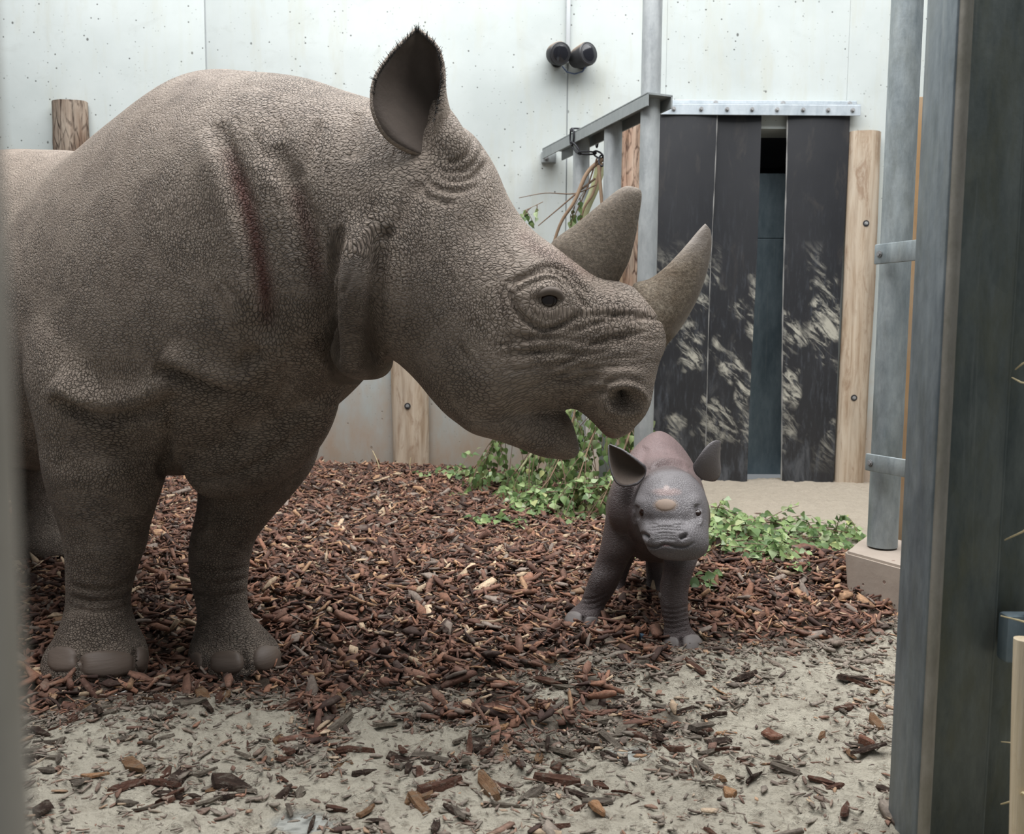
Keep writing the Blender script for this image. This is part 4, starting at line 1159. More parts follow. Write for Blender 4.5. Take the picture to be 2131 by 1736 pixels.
# ears ----------------------------------------------------------------------
EY = float(S.hit(890, 318)[0][1]) + .012
Lr = [(893, 326, EY), (850, 311, EY - .03), (806, 282, EY - .05), (781, 238, EY - .055), (776, 200, EY - .05), (784, 160, EY - .045), (812, 118, EY - .03), (842, 86, EY - .02), (866, 63, EY)]
Rr = [(912, 324, EY + .0), (904, 296, EY - .005), (903, 262, EY - .01), (909, 230, EY - .015), (915, 198, EY - .015), (919, 165, EY - .01), (917, 130, EY - .005), (905, 95, EY), (868, 61, EY)]
Ct = [(965, 335, EY + .07), (990, 300, EY + .10), (985, 262, EY + .13), (950, 225, EY + .14), (905, 190, EY + .12), (890, 155, EY + .09), (880, 120, EY + .06), (876, 90, EY + .03), (867, 62, EY + .002)]
eV, eF, eI, rimL, rimR = ear_shell(Lr, Rr, Ct, .008)
FY = 2.07
Lr2 = [(930, 300, FY), (925, 285, FY + .05), (930, 272, FY + .12), (940, 264, FY + .17), (950, 262, FY + .20)]
Rr2 = [(965, 310, FY), (975, 300, FY + .05), (972, 285, FY + .12), (960, 272, FY + .17), (951, 262, FY + .20)]
Ct2 = [(950, 340, FY), (955, 335, FY + .06), (952, 320, FY + .12), (950, 290, FY + .17), (951, 263, FY + .20)]
fV, fF, fI, _, _ = ear_shell(Lr2, Rr2, Ct2, .008, 16, 12)
allV = np.concatenate([V1, eV, fV]); allF = np.concatenate([F1, eF + len(V1), fF + len(V1) + len(eV)])
bm_ = mesh_np('body', allV, allF)
mi = np.concatenate([np.zeros(len(F1), int), eI, fI]).astype(np.int32)
bm_.polygons.foreach_set('material_index', mi)
ne = len(eV) + len(fV)
a = bm_.attributes.new('wc', 'FLOAT_VECTOR', 'POINT'); a.data.foreach_set('vector', np.concatenate([wc, eV, fV]).astype(np.float32).ravel())
a = bm_.attributes.new('wa', 'FLOAT', 'POINT'); a.data.foreach_set('value', np.concatenate([wa, np.full(ne, .25)]).astype(np.float32))
a = bm_.attributes.new('red', 'FLOAT', 'POINT'); a.data.foreach_set('value', np.concatenate([red, np.zeros(ne)]).astype(np.float32))
recalc(bm_)
link('body', bm_, [MAT['skin'], MAT['ear']], mother)
# hair fringe on the ear rim
hb = B(); r2 = random.Random(3)
rim = list(rimL[13:]) + list(rimR[::-1][:20])
for i, p in enumerate(rim[:-1]):
    for _ in range(7):
        t = r2.random(); q = p * (1 - t) + rim[i + 1] * t
        out = q - np.array(at(860, 200, EY)); out /= np.linalg.norm(out)
        dd = out * r2.uniform(.002, .009) + np.array([r2.uniform(-.006, .006), r2.uniform(-.006, .006), r2.uniform(0, .006)])
        hb.tube([q - out * .003, q + dd], [.0009, .0003], 4)
o_ = hb.build('ear_hair', MAT['hair'], mother); o_['label'] = 'dark hair fringe along the ear rim'; o_['kind'] = 'stuff'

# horns -----------------------------------------------------------------------
def horn(name, rows, mat, lab, pol):
    rg = [hr(a_, b_, HY, HY, 4, w_, 2.2, 0.0) for a_, b_, w_ in rows]
    V_, F_ = loft(rg, 6, 40)
    cen = V_.mean(0)
    for i in range(len(V_)):
        x, y, z = V_[i]
        V_[i] += (V_[i] - cen) * 0.02 * float(vnoise(x * 60 + y * 37, z * 60 + y * 21)) * (1 if not pol else .4)
    m = mesh(name, V_, F_); recalc(m)
    px2, py2 = proj(V_)
    pa = np.zeros(len(V_))
    if pol:
        d = catmull(np.array([(1418, 690), (1452, 640), (1474, 580), (1484, 500), (1478, 462)], float), 6)
        dist = np.min(np.hypot(px2[:, None] - d[:, 0], py2[:, None] - d[:, 1]), axis=1)
        pa = np.clip(1 - (dist - 10) / 22, 0, 1); pa = np.maximum(pa, np.clip((560 - py2) / 60, 0, 1))
    else:
        pa = np.clip((440 - py2) / 90, 0, .7)
    a_ = m.attributes.new('polish', 'FLOAT', 'POINT'); a_.data.foreach_set('value', pa.astype(np.float32))
    o = link(name, m, mat, mother); o['label'] = lab
    return o
HY = 1.925
horn('horn', [((1140, 522), (1272, 610), .075), ((1152, 500), (1286, 588), .070), ((1190, 473), (1308, 546), .058), ((1232, 439), (1322, 496), .046), ((1268, 409), (1330, 448), .034), ((1288, 394), (1335, 416), .027), ((1300, 388), (1335, 400), .018), ((1308, 387), (1330, 394), .008)],
     MAT['horn_rear'], 'blunt grey-brown rear horn', False)
horn('horn', [((1312, 612), (1378, 742), .078), ((1320, 590), (1388, 718), .073), ((1352, 580), (1412, 690), .056), ((1382, 558), (1440, 645), .042), ((1409, 531), (1460, 602), .032), ((1433, 504), (1474, 555), .022), ((1455, 478), (1481, 508), .013), ((1467, 466), (1479, 480), .006)],
     MAT['horn_front'], 'curved front horn with polished pointed tip', True)

# eye -------------------------------------------------------------------------
def ball(name, c, r, mat, parent, sc=(1, 1, 1), n=20, M=None):
    bm = bmesh.new(); bmesh.ops.create_uvsphere(bm, u_segments=n, v_segments=n // 2 + 2, radius=1)
    Vv = np.array([v.co[:] for v in bm.verts]) * np.array(sc) * r
    if M is not None: Vv = Vv @ np.array(M).T
    Ff = [tuple(v.index for v in f.verts) for f in bm.faces]; bm.free()
    m = mesh(name, Vv + np.array(c), Ff)
    return link(name, m, mat, parent)
_hs = [S.hit(1146 + a_, 624 + b_) for a_ in (-18, 0, 18) for b_ in (-14, 0, 14)]
hp = S.hit(1146, 624)[0]; hn = np.mean([h_[1] for h_ in _hs], 0); hn /= np.linalg.norm(hn)
ex = np.cross([0, 0, 1.0], hn); ex /= np.linalg.norm(ex)
if ex[0] < 0: ex = -ex
ez = np.cross(hn, ex); ez = ez if ez[2] > 0 else -ez
eye_o = ball('eye', hp - hn * .0125, .0235, MAT['eye'], mother, n=36)
pxm = hp[1] / FPX
def lid(pts, r, out, up):
    P = [hp + ex * (a_ - 1146) * pxm - ez * (b_ - 624) * pxm + hn * o_ for (a_, b_), o_ in zip(pts, out)]
    P = catmull(np.array(P), 6); k_ = len(P)
    return B().tube(list(P), [r * (0.5 + 0.5 * math.sin(math.pi * i / (k_ - 1))) for i in range(k_)], 12).build('eyelid', MAT['lid'], eye_o, auto=80)
lid([(1106, 628), (1119, 615), (1140, 607), (1160, 610), (1172, 623), (1182, 638)], .0092, [-.007, .003, .009, .008, .001, -.008], 1)
lid([(1108, 628), (1124, 643), (1145, 650), (1164, 644), (1178, 632)], .0058, [-.006, .002, .006, .003, -.006], -1)

# toenails and other plates that follow the skin ------------------------------------
def plate(Sc, c, rx, ry, h, mat, parent, name, rot=0.0, ymax=9, ymin=0, p=2.6, crest=None):
    a_ = math.radians(rot); dx = Sc.px - c[0]; dy = Sc.py - c[1]
    u = (dx * math.cos(a_) + dy * math.sin(a_)) / rx; v = (-dx * math.sin(a_) + dy * math.cos(a_)) / ry
    r = (np.abs(u) ** p + np.abs(v) ** p) ** (1 / p)
    ok = (r < 1.28) & (Sc.face > 0.05) & (Sc.V[:, 1] < ymax) & (Sc.V[:, 1] > ymin)
    hp_ = Sc.hit(c[0], c[1])[0]
    ok &= np.linalg.norm(Sc.V - hp_, axis=1) < 1.9 * max(rx, ry) / FPX * hp_[1]
    fs = Sc.F[ok[Sc.F].all(1)]
    if len(fs) == 0: return None
    ids, inv = np.unique(fs, return_inverse=True); inv = inv.reshape(fs.shape)
    rr = r[ids]
    hh = np.where(rr < 1, h * np.sqrt(np.clip(1 - (rr * .96) ** 4, 0, 1)), -h * .6 * np.clip((rr - 1) / .12, 0, 1))
    if crest is not None: hh = hh + np.where(rr < 1, crest * np.clip(-v[ids], -1, 1), 0)
    m = mesh_np(name, Sc.V[ids] + Sc.N[ids] * hh[:, None], inv)
    return link(name, m, mat, parent)
for c_, rx, ry in (((130, 1372), 30, 26), ((223, 1382), 58, 27), ((294, 1372), 12, 26)):
    plate(S, c_, rx, ry, .0055, MAT['nail'], mother, 'toenail', 0, 2.35)
for c_, rx, ry in (((472, 1379), 34, 24), ((556, 1371), 28, 27), ((408, 1378), 13, 20)):
    plate(S, c_, rx, ry, .0055, MAT['nail'], mother, 'toenail', 0, 2.6)

# ------------------------------------------------------------------ calf
calf = empty('rhinoceros_calf'); tag(calf, 'small hornless rhinoceros calf facing the camera under the mother\'s muzzle', 'rhinoceros')
O = np.array(at(1393, 1001, 2.40)); dA = np.array([-.03, -.82, -.57]); dA /= np.linalg.norm(dA)
nA = np.cross(dA, [1.0, 0, 0]); nA = nA if nA[2] > 0 else -nA; nA /= np.linalg.norm(nA); xA = np.cross(nA, dA)
hd = [(-.06, .045, .040, -.035), (-.025, .074, .062, -.035), (.02, .090, .082, -.028), (.07, .098, .092, -.022), (.12, .096, .086, -.02), (.17, .088, .070, -.016), (.21, .083, .058, -.012), (.236, .078, .047, -.010), (.255, .063, .034, -.009), (.266, .036, .018, -.008)]
cp_ = [loft([(O + dA * s_ + nA * o_, nA * h_, xA * w_, 2.25, .06) for s_, w_, h_, o_ in hd], 5, 44)]
bd = [(2.34, 1388, 1010, 1120, 58), (2.41, 1384, 985, 1145, 86), (2.48, 1376, 962, 1165, 104), (2.56, 1370, 945, 1172, 108), (2.66, 1367, 915, 1170, 108), (2.76, 1371, 898, 1160, 98), (2.86, 1372, 902, 1130, 78), (2.93, 1372, 940, 1090, 42)]
def bring(Y, c, t, b_, w):
    T = np.array(at(c, t, Y)); Bm = np.array(at(c, b_, Y)); return ((T + Bm) / 2, (T - Bm) / 2, np.array([1.0, 0, 0]) * w / FPX * Y, 1.9 if Y < 2.6 else 1.65, .12)
cp_.append(loft([bring(*r) for r in bd], 5, 44))
cl1 = [(1030, 1268, 1345, 2.47), (1065, 1262, 1340, 2.47), (1099, 1257, 1332, 2.47), (1140, 1249, 1322, 2.47), (1171, 1240, 1306, 2.48), (1202, 1227, 1292, 2.48), (1233, 1216, 1277, 2.49), (1255, 1207, 1262, 2.49), (1273, 1187, 1254, 2.48), (1292, 1174, 1251, 2.47), (1304, 1172, 1250, 2.46)]
cl2 = [(1080, 1390, 1470, 2.42), (1120, 1385, 1462, 2.40), (1158, 1381, 1453, 2.37), (1186, 1380, 1443, 2.35), (1217, 1374, 1434, 2.34), (1249, 1373, 1431, 2.33), (1280, 1378, 1432, 2.32), (1306, 1383, 1438, 2.31), (1326, 1376, 1455, 2.30), (1345, 1374, 1463, 2.29), (1357, 1376, 1462, 2.29)]
cl3 = [(1100, 1325, 1395, 2.80), (1150, 1340, 1385, 2.80), (1185, 1344, 1380, 2.80), (1215, 1344, 1381, 2.79), (1235, 1332, 1385, 2.77), (1248, 1328, 1386, 2.77)]
cl4 = [(1100, 1265, 1345, 2.76), (1160, 1270, 1320, 2.78), (1210, 1274, 1302, 2.78), (1235, 1272, 1302, 2.76), (1250, 1268, 1304, 2.75), (1258, 1268, 1304, 2.75)]
for rws in (cl1, cl2, cl3, cl4): cp_.append(leg(rws, 1.0))
cp_.append(tube_part([at(1315, 985, 2.46), at(1302, 1030, 2.44), at(1296, 1070, 2.43), at(1300, 1100, 2.45)], [.03, .042, .043, .03]))
cV, cF = fuse(cp_, 0.0034, 8)
K = Sculpt(cV, cF)
K.blob((1328, 1068), 17, 26, -.004); K.blob((1452, 1066), 17, 26, -.004)
K.blob((1385, 1052), 34, 20, -.008); K.blob((1385, 1080), 46, 8, .006); K.blob((1387, 1024), 36, 10, -.003)
K.blob((1342, 1118), 22, 18, -.007); K.blob((1424, 1120), 22, 18, -.007)
K.blob((1333, 1046), 12, 14, -.006); K.blob((1446, 1043), 12, 14, -.006); K.blob((1347, 1082), 13, 14, .006); K.blob((1432, 1082), 13, 14, .006)
K.update()
K.line([(1358, 984), (1375, 970), (1395, 966), (1415, 971), (1428, 982)], 6, .010, 2.7, 2.43)
K.line([(1352, 976), (1372, 960), (1396, 956), (1420, 962), (1434, 974)], 5, -.006, 2.8, 2.43)
for y_, a_, b_ in ((1090, 1345, 1370), (1091, 1400, 1428), (1102, 1345, 1425), (1109, 1365, 1405), (1115, 1362, 1408), (1121, 1360, 1408), (1096, 1352, 1420)):
    K.line([(a_, y_ + 3), ((a_ + b_) / 2, y_), (b_, y_ + 3)], 1.9, .0026, 2.4)
K.line([(1329, 1128), (1345, 1138), (1365, 1140), (1380, 1134), (1392, 1134), (1408, 1139), (1430, 1138), (1446, 1128)], 2.2, .0075, 2.4)
K.line([(1333, 1112), (1341, 1114), (1350, 1121)], 4.5, .016, 2.4); K.line([(1432, 1113), (1423, 1116), (1414, 1122)], 4.5, .016, 2.4)
K.line([(1325, 1052), (1323, 1066), (1328, 1082)], 5, .006, 2.4); K.line([(1449, 1050), (1452, 1066), (1451, 1082)], 5, .006, 2.4)
K.line([(1318, 1060), (1318, 1085), (1324, 1094)], 2.5, -.003, 2.4); K.line([(1458, 1058), (1460, 1084), (1455, 1094)], 2.5, -.003, 2.4)
K.line([(1300, 1010), (1292, 1030), (1284, 1060), (1276, 1090)], 5, .005, 2.7, 2.43)
K.line([(1440, 935), (1452, 955), (1462, 980)], 8, .006, 2.9); K.line([(1345, 930), (1335, 960), (1345, 985)], 10, .006, 2.9)
for y_ in (1262, 1272, 1282, 1292, 1302, 1312): K.line([(1376, y_ + 2), (1400, y_ + 6), (1434, y_ - 1)], 1.8, .0026, 2.5)
for y_ in (1240, 1250, 1262): K.line([(1208, y_ + 6), (1235, y_ + 6), (1268, y_ - 8)], 2, .0025, 2.6)
K.line([(1416, 1326), (1418, 1345), (1417, 1362)], 4, .010, 2.5); K.line([(1212, 1282), (1216, 1300), (1215, 1311)], 3.5, .008, 2.6)
K.update()
kV = K.V
kpx, kpy = K.px, K.py
kred = np.clip((kV[:, 1] - 2.42) / .12, 0, 1) * np.clip((1010 - kpy) / 50, 0, 1) * .45
headw = np.clip((2.40 - kV[:, 1]) / .05, 0, 1) * np.clip((1185 - kpy) / 30, 0, 1) * np.clip((kpx - 1308) / 12, 0, 1)
backw = np.clip((kV[:, 1] - 2.42) / .12, 0, 1) * np.clip((1030 - kpy) / 60, 0, 1)
tint = np.array([.100, .076, .074]) * np.ones((len(kV), 1))
def blend(c_, w_):
    global tint
    tint = tint * (1 - w_[:, None]) + np.array(c_) * w_[:, None]
blend((.165, .152, .156), headw); blend((.195, .130, .125), backw * .85)
nz_ = vnoise(kpx / 9.0, kpy / 9.0) * .7
ell = lambda cx_, cy_, rx_, ry_: np.clip(1.25 - ((kpx - cx_) / rx_) ** 2 - ((kpy - cy_) / ry_) ** 2 + nz_ * .5, 0, 1) * (kV[:, 1] < 2.45)
blend((.30, .215, .20), np.clip(ell(1387, 1024, 32, 9), 0, 1) * .8)
blend((.40, .32, .30), np.clip(ell(1387, 1015, 7, 6), 0, 1) * .8)
blend((.27, .19, .135), np.clip(ell(1385, 1051, 26, 15), 0, 1) * .7)
blend((.24, .12, .11), np.clip(ell(1386, 1135, 12, 3), 0, 1) * .7)
kred *= 0
kwc = kV.copy(); kwc[:, 2] -= .8 * np.log1p(np.exp((0.24 - kV[:, 2]) / .03)) * .03
kwa = .35 + .75 * np.clip((1110 - kpy) / -90, 0, 1)
def calf_ear(Lr, Rr, Ct): return ear_shell([(a_, b_, c_) for a_, b_, c_ in Lr], Rr, Ct, .005, 18, 14)
e1 = calf_ear([(1338, 972, 2.37), (1318, 955, 2.37), (1295, 938, 2.38), (1280, 931, 2.39), (1268, 926, 2.40)],
              [(1325, 1004, 2.36), (1300, 1010, 2.36), (1282, 1000, 2.37), (1270, 965, 2.385), (1267, 927, 2.40)],
              [(1352, 985, 2.40), (1325, 975, 2.44), (1300, 968, 2.45), (1282, 950, 2.43), (1268, 926, 2.402)])
e2 = calf_ear([(1442, 968, 2.37), (1455, 948, 2.36), (1472, 928, 2.36), (1488, 917, 2.37), (1499, 918, 2.39)],
              [(1466, 1000, 2.40), (1488, 1002, 2.42), (1500, 985, 2.43), (1499, 955, 2.42), (1500, 919, 2.392)],
              [(1442, 990, 2.37), (1468, 975, 2.35), (1488, 960, 2.355), (1496, 940, 2.37), (1500, 918, 2.391)])
vs_, fs_, ms_ = [kV], [cF], [np.zeros(len(cF), int)]; off = len(kV)
for e_ in (e1, e2):
    vs_.append(e_[0]); fs_.append(e_[1] + off); ms_.append(e_[2] if e_ is e1 else e_[2] * 0); off += len(e_[0])
ev = np.concatenate(vs_[1:])
km = mesh_np('body', np.concatenate(vs_), np.concatenate(fs_))
km.polygons.foreach_set('material_index', np.concatenate(ms_).astype(np.int32))
a = km.attributes.new('wc', 'FLOAT_VECTOR', 'POINT'); a.data.foreach_set('vector', np.concatenate([kwc, ev]).astype(np.float32).ravel())
a = km.attributes.new('wa', 'FLOAT', 'POINT'); a.data.foreach_set('value', np.concatenate([kwa, np.full(len(ev), .2)]).astype(np.float32))
a = km.attributes.new('red', 'FLOAT', 'POINT'); a.data.foreach_set('value', np.concatenate([kred, np.zeros(len(ev))]).astype(np.float32))
recalc(km)
a = km.color_attributes.new('tint', 'FLOAT_COLOR', 'POINT'); tt_ = np.concatenate([tint, np.tile([.15, .138, .142], (len(ev), 1))]); a.data.foreach_set('color', np.c_[tt_, np.ones(len(tt_))].astype(np.float32).ravel())
link('body', km, [MAT['calf'], MAT['ear']], calf)
o_ = plate(K, (1385, 1051), 21, 12, .0022, MAT['bud'], calf, 'horn_bud', 0, 2.45, p=2.0)
if o_: o_['label'] = 'round tan front horn bud'
for q_ in ((1325, 1067), (1452, 1066)):
    hp, hn = K.hit(*q_); ball('eye', hp - hn * .0105, .0145, MAT['eye'], calf)
for c_, rx, ry, ym in (((1396, 1341), 17, 15, 2.5), ((1441, 1339), 20, 18, 2.5), ((1193, 1288), 18, 15, 2.6), ((1232, 1297), 16, 13, 2.6), ((1362, 1240), 14, 9, 2.9), ((1338, 1240), 8, 9, 2.9), ((1285, 1247), 12, 8, 2.9)):
    plate(K, c_, rx, ry, .0035, MAT['calf_nail'], calf, 'toenail', 0, ym)
# ================================================================== BARK
def m_chip(name, obj_random):
    m, nt, bs = newmat(name, 0.8, 0, 0.25)
    if obj_random:
        r = nd(nt, 'ShaderNodeObjectInfo').outputs['Random']
        base = ramp(nt, r, [(0.0, (0.055, 0.032, 0.024)), (0.25, (0.12, 0.058, 0.038)), (0.45, (0.20, 0.095, 0.055)), (0.6, (0.10, 0.075, 0.06)), (0.75, (0.22, 0.18, 0.145)), (0.88, (0.28, 0.145, 0.075)), (1.0, (0.40, 0.27, 0.16))])
    else:
        base = nd(nt, 'ShaderNodeAttribute', attribute_name='chipcol').outputs['Color']
    p = gpos(nt)
    n1 = noise(nt, p, 90, 5, 0.7).outputs[0]
    n2 = noise(nt, p, 28, 4, 0.6).outputs[0]
    col = mix(nt, mrange(nt, n1, 0.35, 0.7, 0.55, 0.0), base, (0.03, 0.02, 0.016))
    col = mix(nt, mrange(nt, n2, 0.55, 0.75, 0.0, 0.35), col, (0.33, 0.29, 0.235))
    setc(nt, bs, col, None, n1, 0.6, 0.006)
    return m
MAT['chip'] = m_chip('bark_chip', False); MAT['chip_obj'] = m_chip('loose_bark_chip', True)
def m_chipc(name, a_, b_, unit=1.0):
    m, nt, bs = newmat(name, 0.82, 0, 0.2)
    p = opos(nt)
    g = noise(nt, vmap(nt, p, (2.2 * unit, 14 * unit, 9 * unit)), 1.6, 6, 0.7, .5).outputs[0]
    n2 = noise(nt, p, 7 * unit, 5, 0.7).outputs[0]
    col = mix(nt, mrange(nt, g, .35, .65), a_, b_)
    col = mix(nt, mrange(nt, n2, .30, .48, .6, 0), col, tuple(x * .35 for x in a_))
    col = mix(nt, mrange(nt, n2, .54, .68, 0, .6), col, (0.36, 0.315, 0.25))
    setc(nt, bs, col, None, mth(nt, 'ADD', g, n2), .8, .10 / unit)
    return m
MAT['chip_orange'] = m_chipc('orange_split_wood', (0.26, 0.125, 0.06), (0.42, 0.25, 0.135), 22.0)
MAT['chip_red'] = m_chipc('red_bark', (0.11, 0.045, 0.03), (0.23, 0.11, 0.07), 22.0)

NT = 20
def chip_template(r):
    """a splintered slab: 12 verts, 10 quads, unit length"""
    pw = r.choice([.24, .30, .36, .48, .10, .16, .20])
    th = r.uniform(.06, .12)
    e0, e1_ = r.uniform(.15, .8), r.uniform(.1, .7)
    sk = r.uniform(-.25, .25)
    pts = [(-.5 + r.uniform(0, .1), -pw * .5 * e0 + sk * pw), (r.uniform(-.2, .2), -pw * r.uniform(.42, .6)), (.5 - r.uniform(0, .12), -pw * .5 * e1_ - sk * pw),
           (.5 - r.uniform(0, .12), pw * .5 * e1_ * r.uniform(.3, 1) - sk * pw * .5), (r.uniform(-.2, .2), pw * r.uniform(.42, .6)), (-.5 + r.uniform(0, .12), pw * .5 * e0 + sk * pw)]
    bend = r.uniform(-.12, .14)
    V_ = [(x, y, -th / 2 + bend * (x * x * 4 - .4) * .5) for x, y in pts] + [(x * .95, y * .9, th / 2 * r.uniform(.5, 1.4) + bend * (x * x * 4 - .4) * .5) for x, y in pts]
    F_ = [(4, 1, 0, 5), (3, 2, 1, 4), (11, 6, 7, 10), (10, 7, 8, 9)] + [(i, (i + 1) % 6, 6 + (i + 1) % 6, 6 + i) for i in range(6)]
    return np.array(V_), np.array(F_)
r3 = random.Random(21)
TPL = [chip_template(r3) for _ in range(NT)]
TV = np.stack([t[0] for t in TPL]); TF = TPL[0][1]

PAL = np.array([(.072, .042, .034), (.185, .092, .066), (.265, .140, .098), (.335, .165, .105), (.29, .23, .19), (.52, .31, .18), (.62, .46, .31)])
def rotm(yaw, pitch, roll):
    cy, sy, cp, sp, cr, sr = np.cos(yaw), np.sin(yaw), np.cos(pitch), np.sin(pitch), np.cos(roll), np.sin(roll)
    M = np.empty((len(yaw), 3, 3))
    M[:, 0, 0] = cy * cp; M[:, 0, 1] = cy * sp * sr - sy * cr; M[:, 0, 2] = cy * sp * cr + sy * sr
    M[:, 1, 0] = sy * cp; M[:, 1, 1] = sy * sp * sr + cy * cr; M[:, 1, 2] = sy * sp * cr - cy * sr
    M[:, 2, 0] = -sp; M[:, 2, 1] = cp * sr; M[:, 2, 2] = cp * cr
    return M
def scatter(n, x0, x1, y0, y1):
    X = rng.uniform(x0, x1, n); Y = rng.uniform(y0, y1, n)
    px, py = proj(np.stack([X, Y, X * 0], 1))
    d = bark_density(px, py)
    ok = (rng.random(n) < d) & (px > -420) & (px < 2080) & (py < 1950) & (Y < WY - .07)
    ok &= (px < 1880) | (Y > 1.75)
    # nothing lies over the feet
    for fx_, fy_, rx_, ry_ in ((200, 1385, 105, 22), (490, 1380, 92, 22), (1420, 1345, 46, 18), (1212, 1298, 42, 14)):
        ok &= ((px - fx_) / rx_) ** 2 + ((py - fy_) / ry_) ** 2 > 1
    # keep clear of the concrete block
    ok &= ~((px > 1752) & (py > 1120) & (py < 1150 + (px - 1752) * .9) & (Y < 3.4))
    return X[ok], Y[ok], d[ok], px[ok], py[ok]
X1, Y1, D1, PX1, PY1 = scatter(110000, -3.4, 1.9, 1.35, 5.03)
n_main = len(X1)
# crumbs and fibres on the sand in front
NC = 90000
Xc = rng.uniform(-1.6, 1.3, NC); Yc = rng.uniform(1.3, 2.7, NC)
_cx, _cy = proj(np.stack([Xc, Yc, Xc * 0], 1)); _cd = bark_density(_cx, _cy)
_ok = (rng.random(NC) < np.clip(_cd * 1.3 + .06, 0, .8)) & (_cd < .6) & (_cx > -100) & (_cx < 1880) & (_cy < 1850)
_ok &= ~((_cx > 1752) & (_cy < 1290))
X1 = np.r_[X1, Xc[_ok]]; Y1 = np.r_[Y1, Yc[_ok]]; D1 = np.r_[D1, _cd[_ok]]; PX1 = np.r_[PX1, _cx[_ok]]; PY1 = np.r_[PY1, _cy[_ok]]
n = len(X1)
L_ = np.clip(np.exp(rng.normal(math.log(.034), .50, n)), .010, .11)
L_ = np.where(np.arange(n) >= n_main, np.clip(np.exp(rng.normal(math.log(.012), .45, n)), .004, .03), L_)
tilt = np.where(D1 > .6, .36, .14)
yaw = rng.uniform(0, 2 * math.pi, n); pit = rng.normal(0, 1, n) * tilt; rol = rng.normal(0, 1, n) * tilt * 1.2
Zs = gheight(X1, Y1) + sand_detail(X1, Y1) + .003 + np.where(D1 > .6, rng.uniform(-.006, .020, n), rng.uniform(-.001, .004, n))
tid = rng.integers(0, NT, n)
dens = D1 > .55
w0 = np.array([.20, .25, .21, .14, .08, .07, .05]); w1 = np.array([.24, .17, .14, .09, .28, .05, .03])
ci = np.where(dens, rng.choice(7, n, p=w0), rng.choice(7, n, p=w1))
colr = PAL[ci] * rng.uniform(.75, 1.3, n)[:, None]
dust = np.where(dens, 0, np.where(np.arange(n) >= n_main, rng.uniform(.1, 1.0, n), rng.uniform(0, .7, n)))[:, None]      # chips out on the sand are dusted with it
colr = colr * (1 - dust) + np.array([.34, .30, .245]) * dust
# the 300 that show largest in the foreground become separate objects
size = L_ / Y1 * np.where((PX1 > 30) & (PX1 < 1850) & (PY1 < 1730) & (PY1 > 1395) & ~dens, 1, 0)
big = np.argsort(-size)[:285]
keep = np.ones(n, bool); keep[big] = False
def build_chips(idx):
    M = rotm(yaw[idx], pit[idx], rol[idx]) * L_[idx][:, None, None]
    V_ = np.einsum('nij,nkj->nki', M, TV[tid[idx]]) + np.stack([X1[idx], Y1[idx], Zs[idx]], 1)[:, None, :]
    F_ = (TF[None] + (np.arange(len(idx)) * 12)[:, None, None]).reshape(-1, 4)
    return V_.reshape(-1, 3), F_
ki = np.where(keep)[0]
V_, F_ = build_chips(ki)
cm = mesh_np('bark_mulch', V_, F_, False)
cc = np.repeat(np.c_[colr[ki], np.ones(len(ki))], 12, axis=0)
a = cm.color_attributes.new('chipcol', 'FLOAT_COLOR', 'POINT'); a.data.foreach_set('color', cc.astype(np.float32).ravel())
tag(link('bark_mulch', cm, MAT['chip']), 'thick layer of reddish-brown bark mulch covering the stable floor', 'bark mulch', kind='stuff')
tm = []
for k_, (v_, f_) in enumerate(TPL):
    m_ = mesh('bark_chip', v_, f_, False); recalc(m_); m_.materials.append(MAT['chip_obj']); tm.append(m_)
r5 = random.Random(77)
CHIPM = [(w, m_chipc('bark_' + w.replace('-', '_'), a_, b_)) for w, a_, b_ in (('dark-brown', (.05, .03, .024), (.12, .075, .055)), ('reddish-brown', (.13, .058, .04), (.25, .125, .085)),
         ('grey-brown', (.16, .125, .10), (.32, .27, .215)), ('orange-tan', (.30, .155, .08), (.46, .28, .16)), ('sand-dusted', (.19, .145, .11), (.40, .345, .275)))]
ZONES = [(0, 330, 1395, 1500, 'at the mulch edge in front of the mother\'s near foot'), (330, 640, 1395, 1500, 'on the sand in front of the mother\'s far foot'), (0, 330, 1500, 1600, 'on the pale sand beside the blurred railing'),
         (0, 330, 1600, 1740, 'in the lower left corner by the orange splinter'), (330, 560, 1500, 1610, 'on pale sand below the mother\'s far foot'), (330, 560, 1610, 1740, 'at the bottom edge left of centre'),
         (560, 760, 1500, 1620, 'on the sand left of the upright reddish sliver'), (560, 760, 1620, 1740, 'beside the grey patch at the bottom edge'), (640, 860, 1395, 1500, 'at the ragged mulch edge in the middle'),
         (860, 1100, 1395, 1500, 'at the mulch edge left of the calf\'s feet'), (760, 960, 1500, 1620, 'around the upright reddish sliver'), (760, 960, 1620, 1740, 'at the bottom edge near the middle'),
         (960, 1180, 1500, 1620, 'on the sand left of the bare grey patch'), (960, 1180, 1620, 1740, 'at the bottom left of the rusty orange piece'), (1100, 1290, 1395, 1500, 'on the sand below the calf\'s raised-out foot'),
         (1290, 1480, 1350, 1470, 'right in front of the calf\'s near foot'), (1180, 1400, 1500, 1620, 'around the bare grey patch of floor'), (1180, 1400, 1620, 1740, 'beside the rusty orange piece at the bottom'),
         (1290, 1480, 1470, 1500, 'just above the bare grey patch of floor'), (1400, 1580, 1480, 1620, 'left of the flat red piece below the calf'), (1400, 1580, 1620, 1740, 'around the stubby orange piece low on the sand'),
         (1480, 1680, 1350, 1480, 'on open sand right of the calf\'s foot'), (1580, 1740, 1480, 1620, 'right of the flat red piece below the calf'), (1580, 1740, 1620, 1740, 'on the sand at the lower right'),
         (1680, 1900, 1300, 1480, 'on open sand below the concrete block'), (1740, 1900, 1480, 1620, 'beside the crumpled red lump by the steel column'), (1740, 1900, 1620, 1740, 'at the foot of the near steel column')]
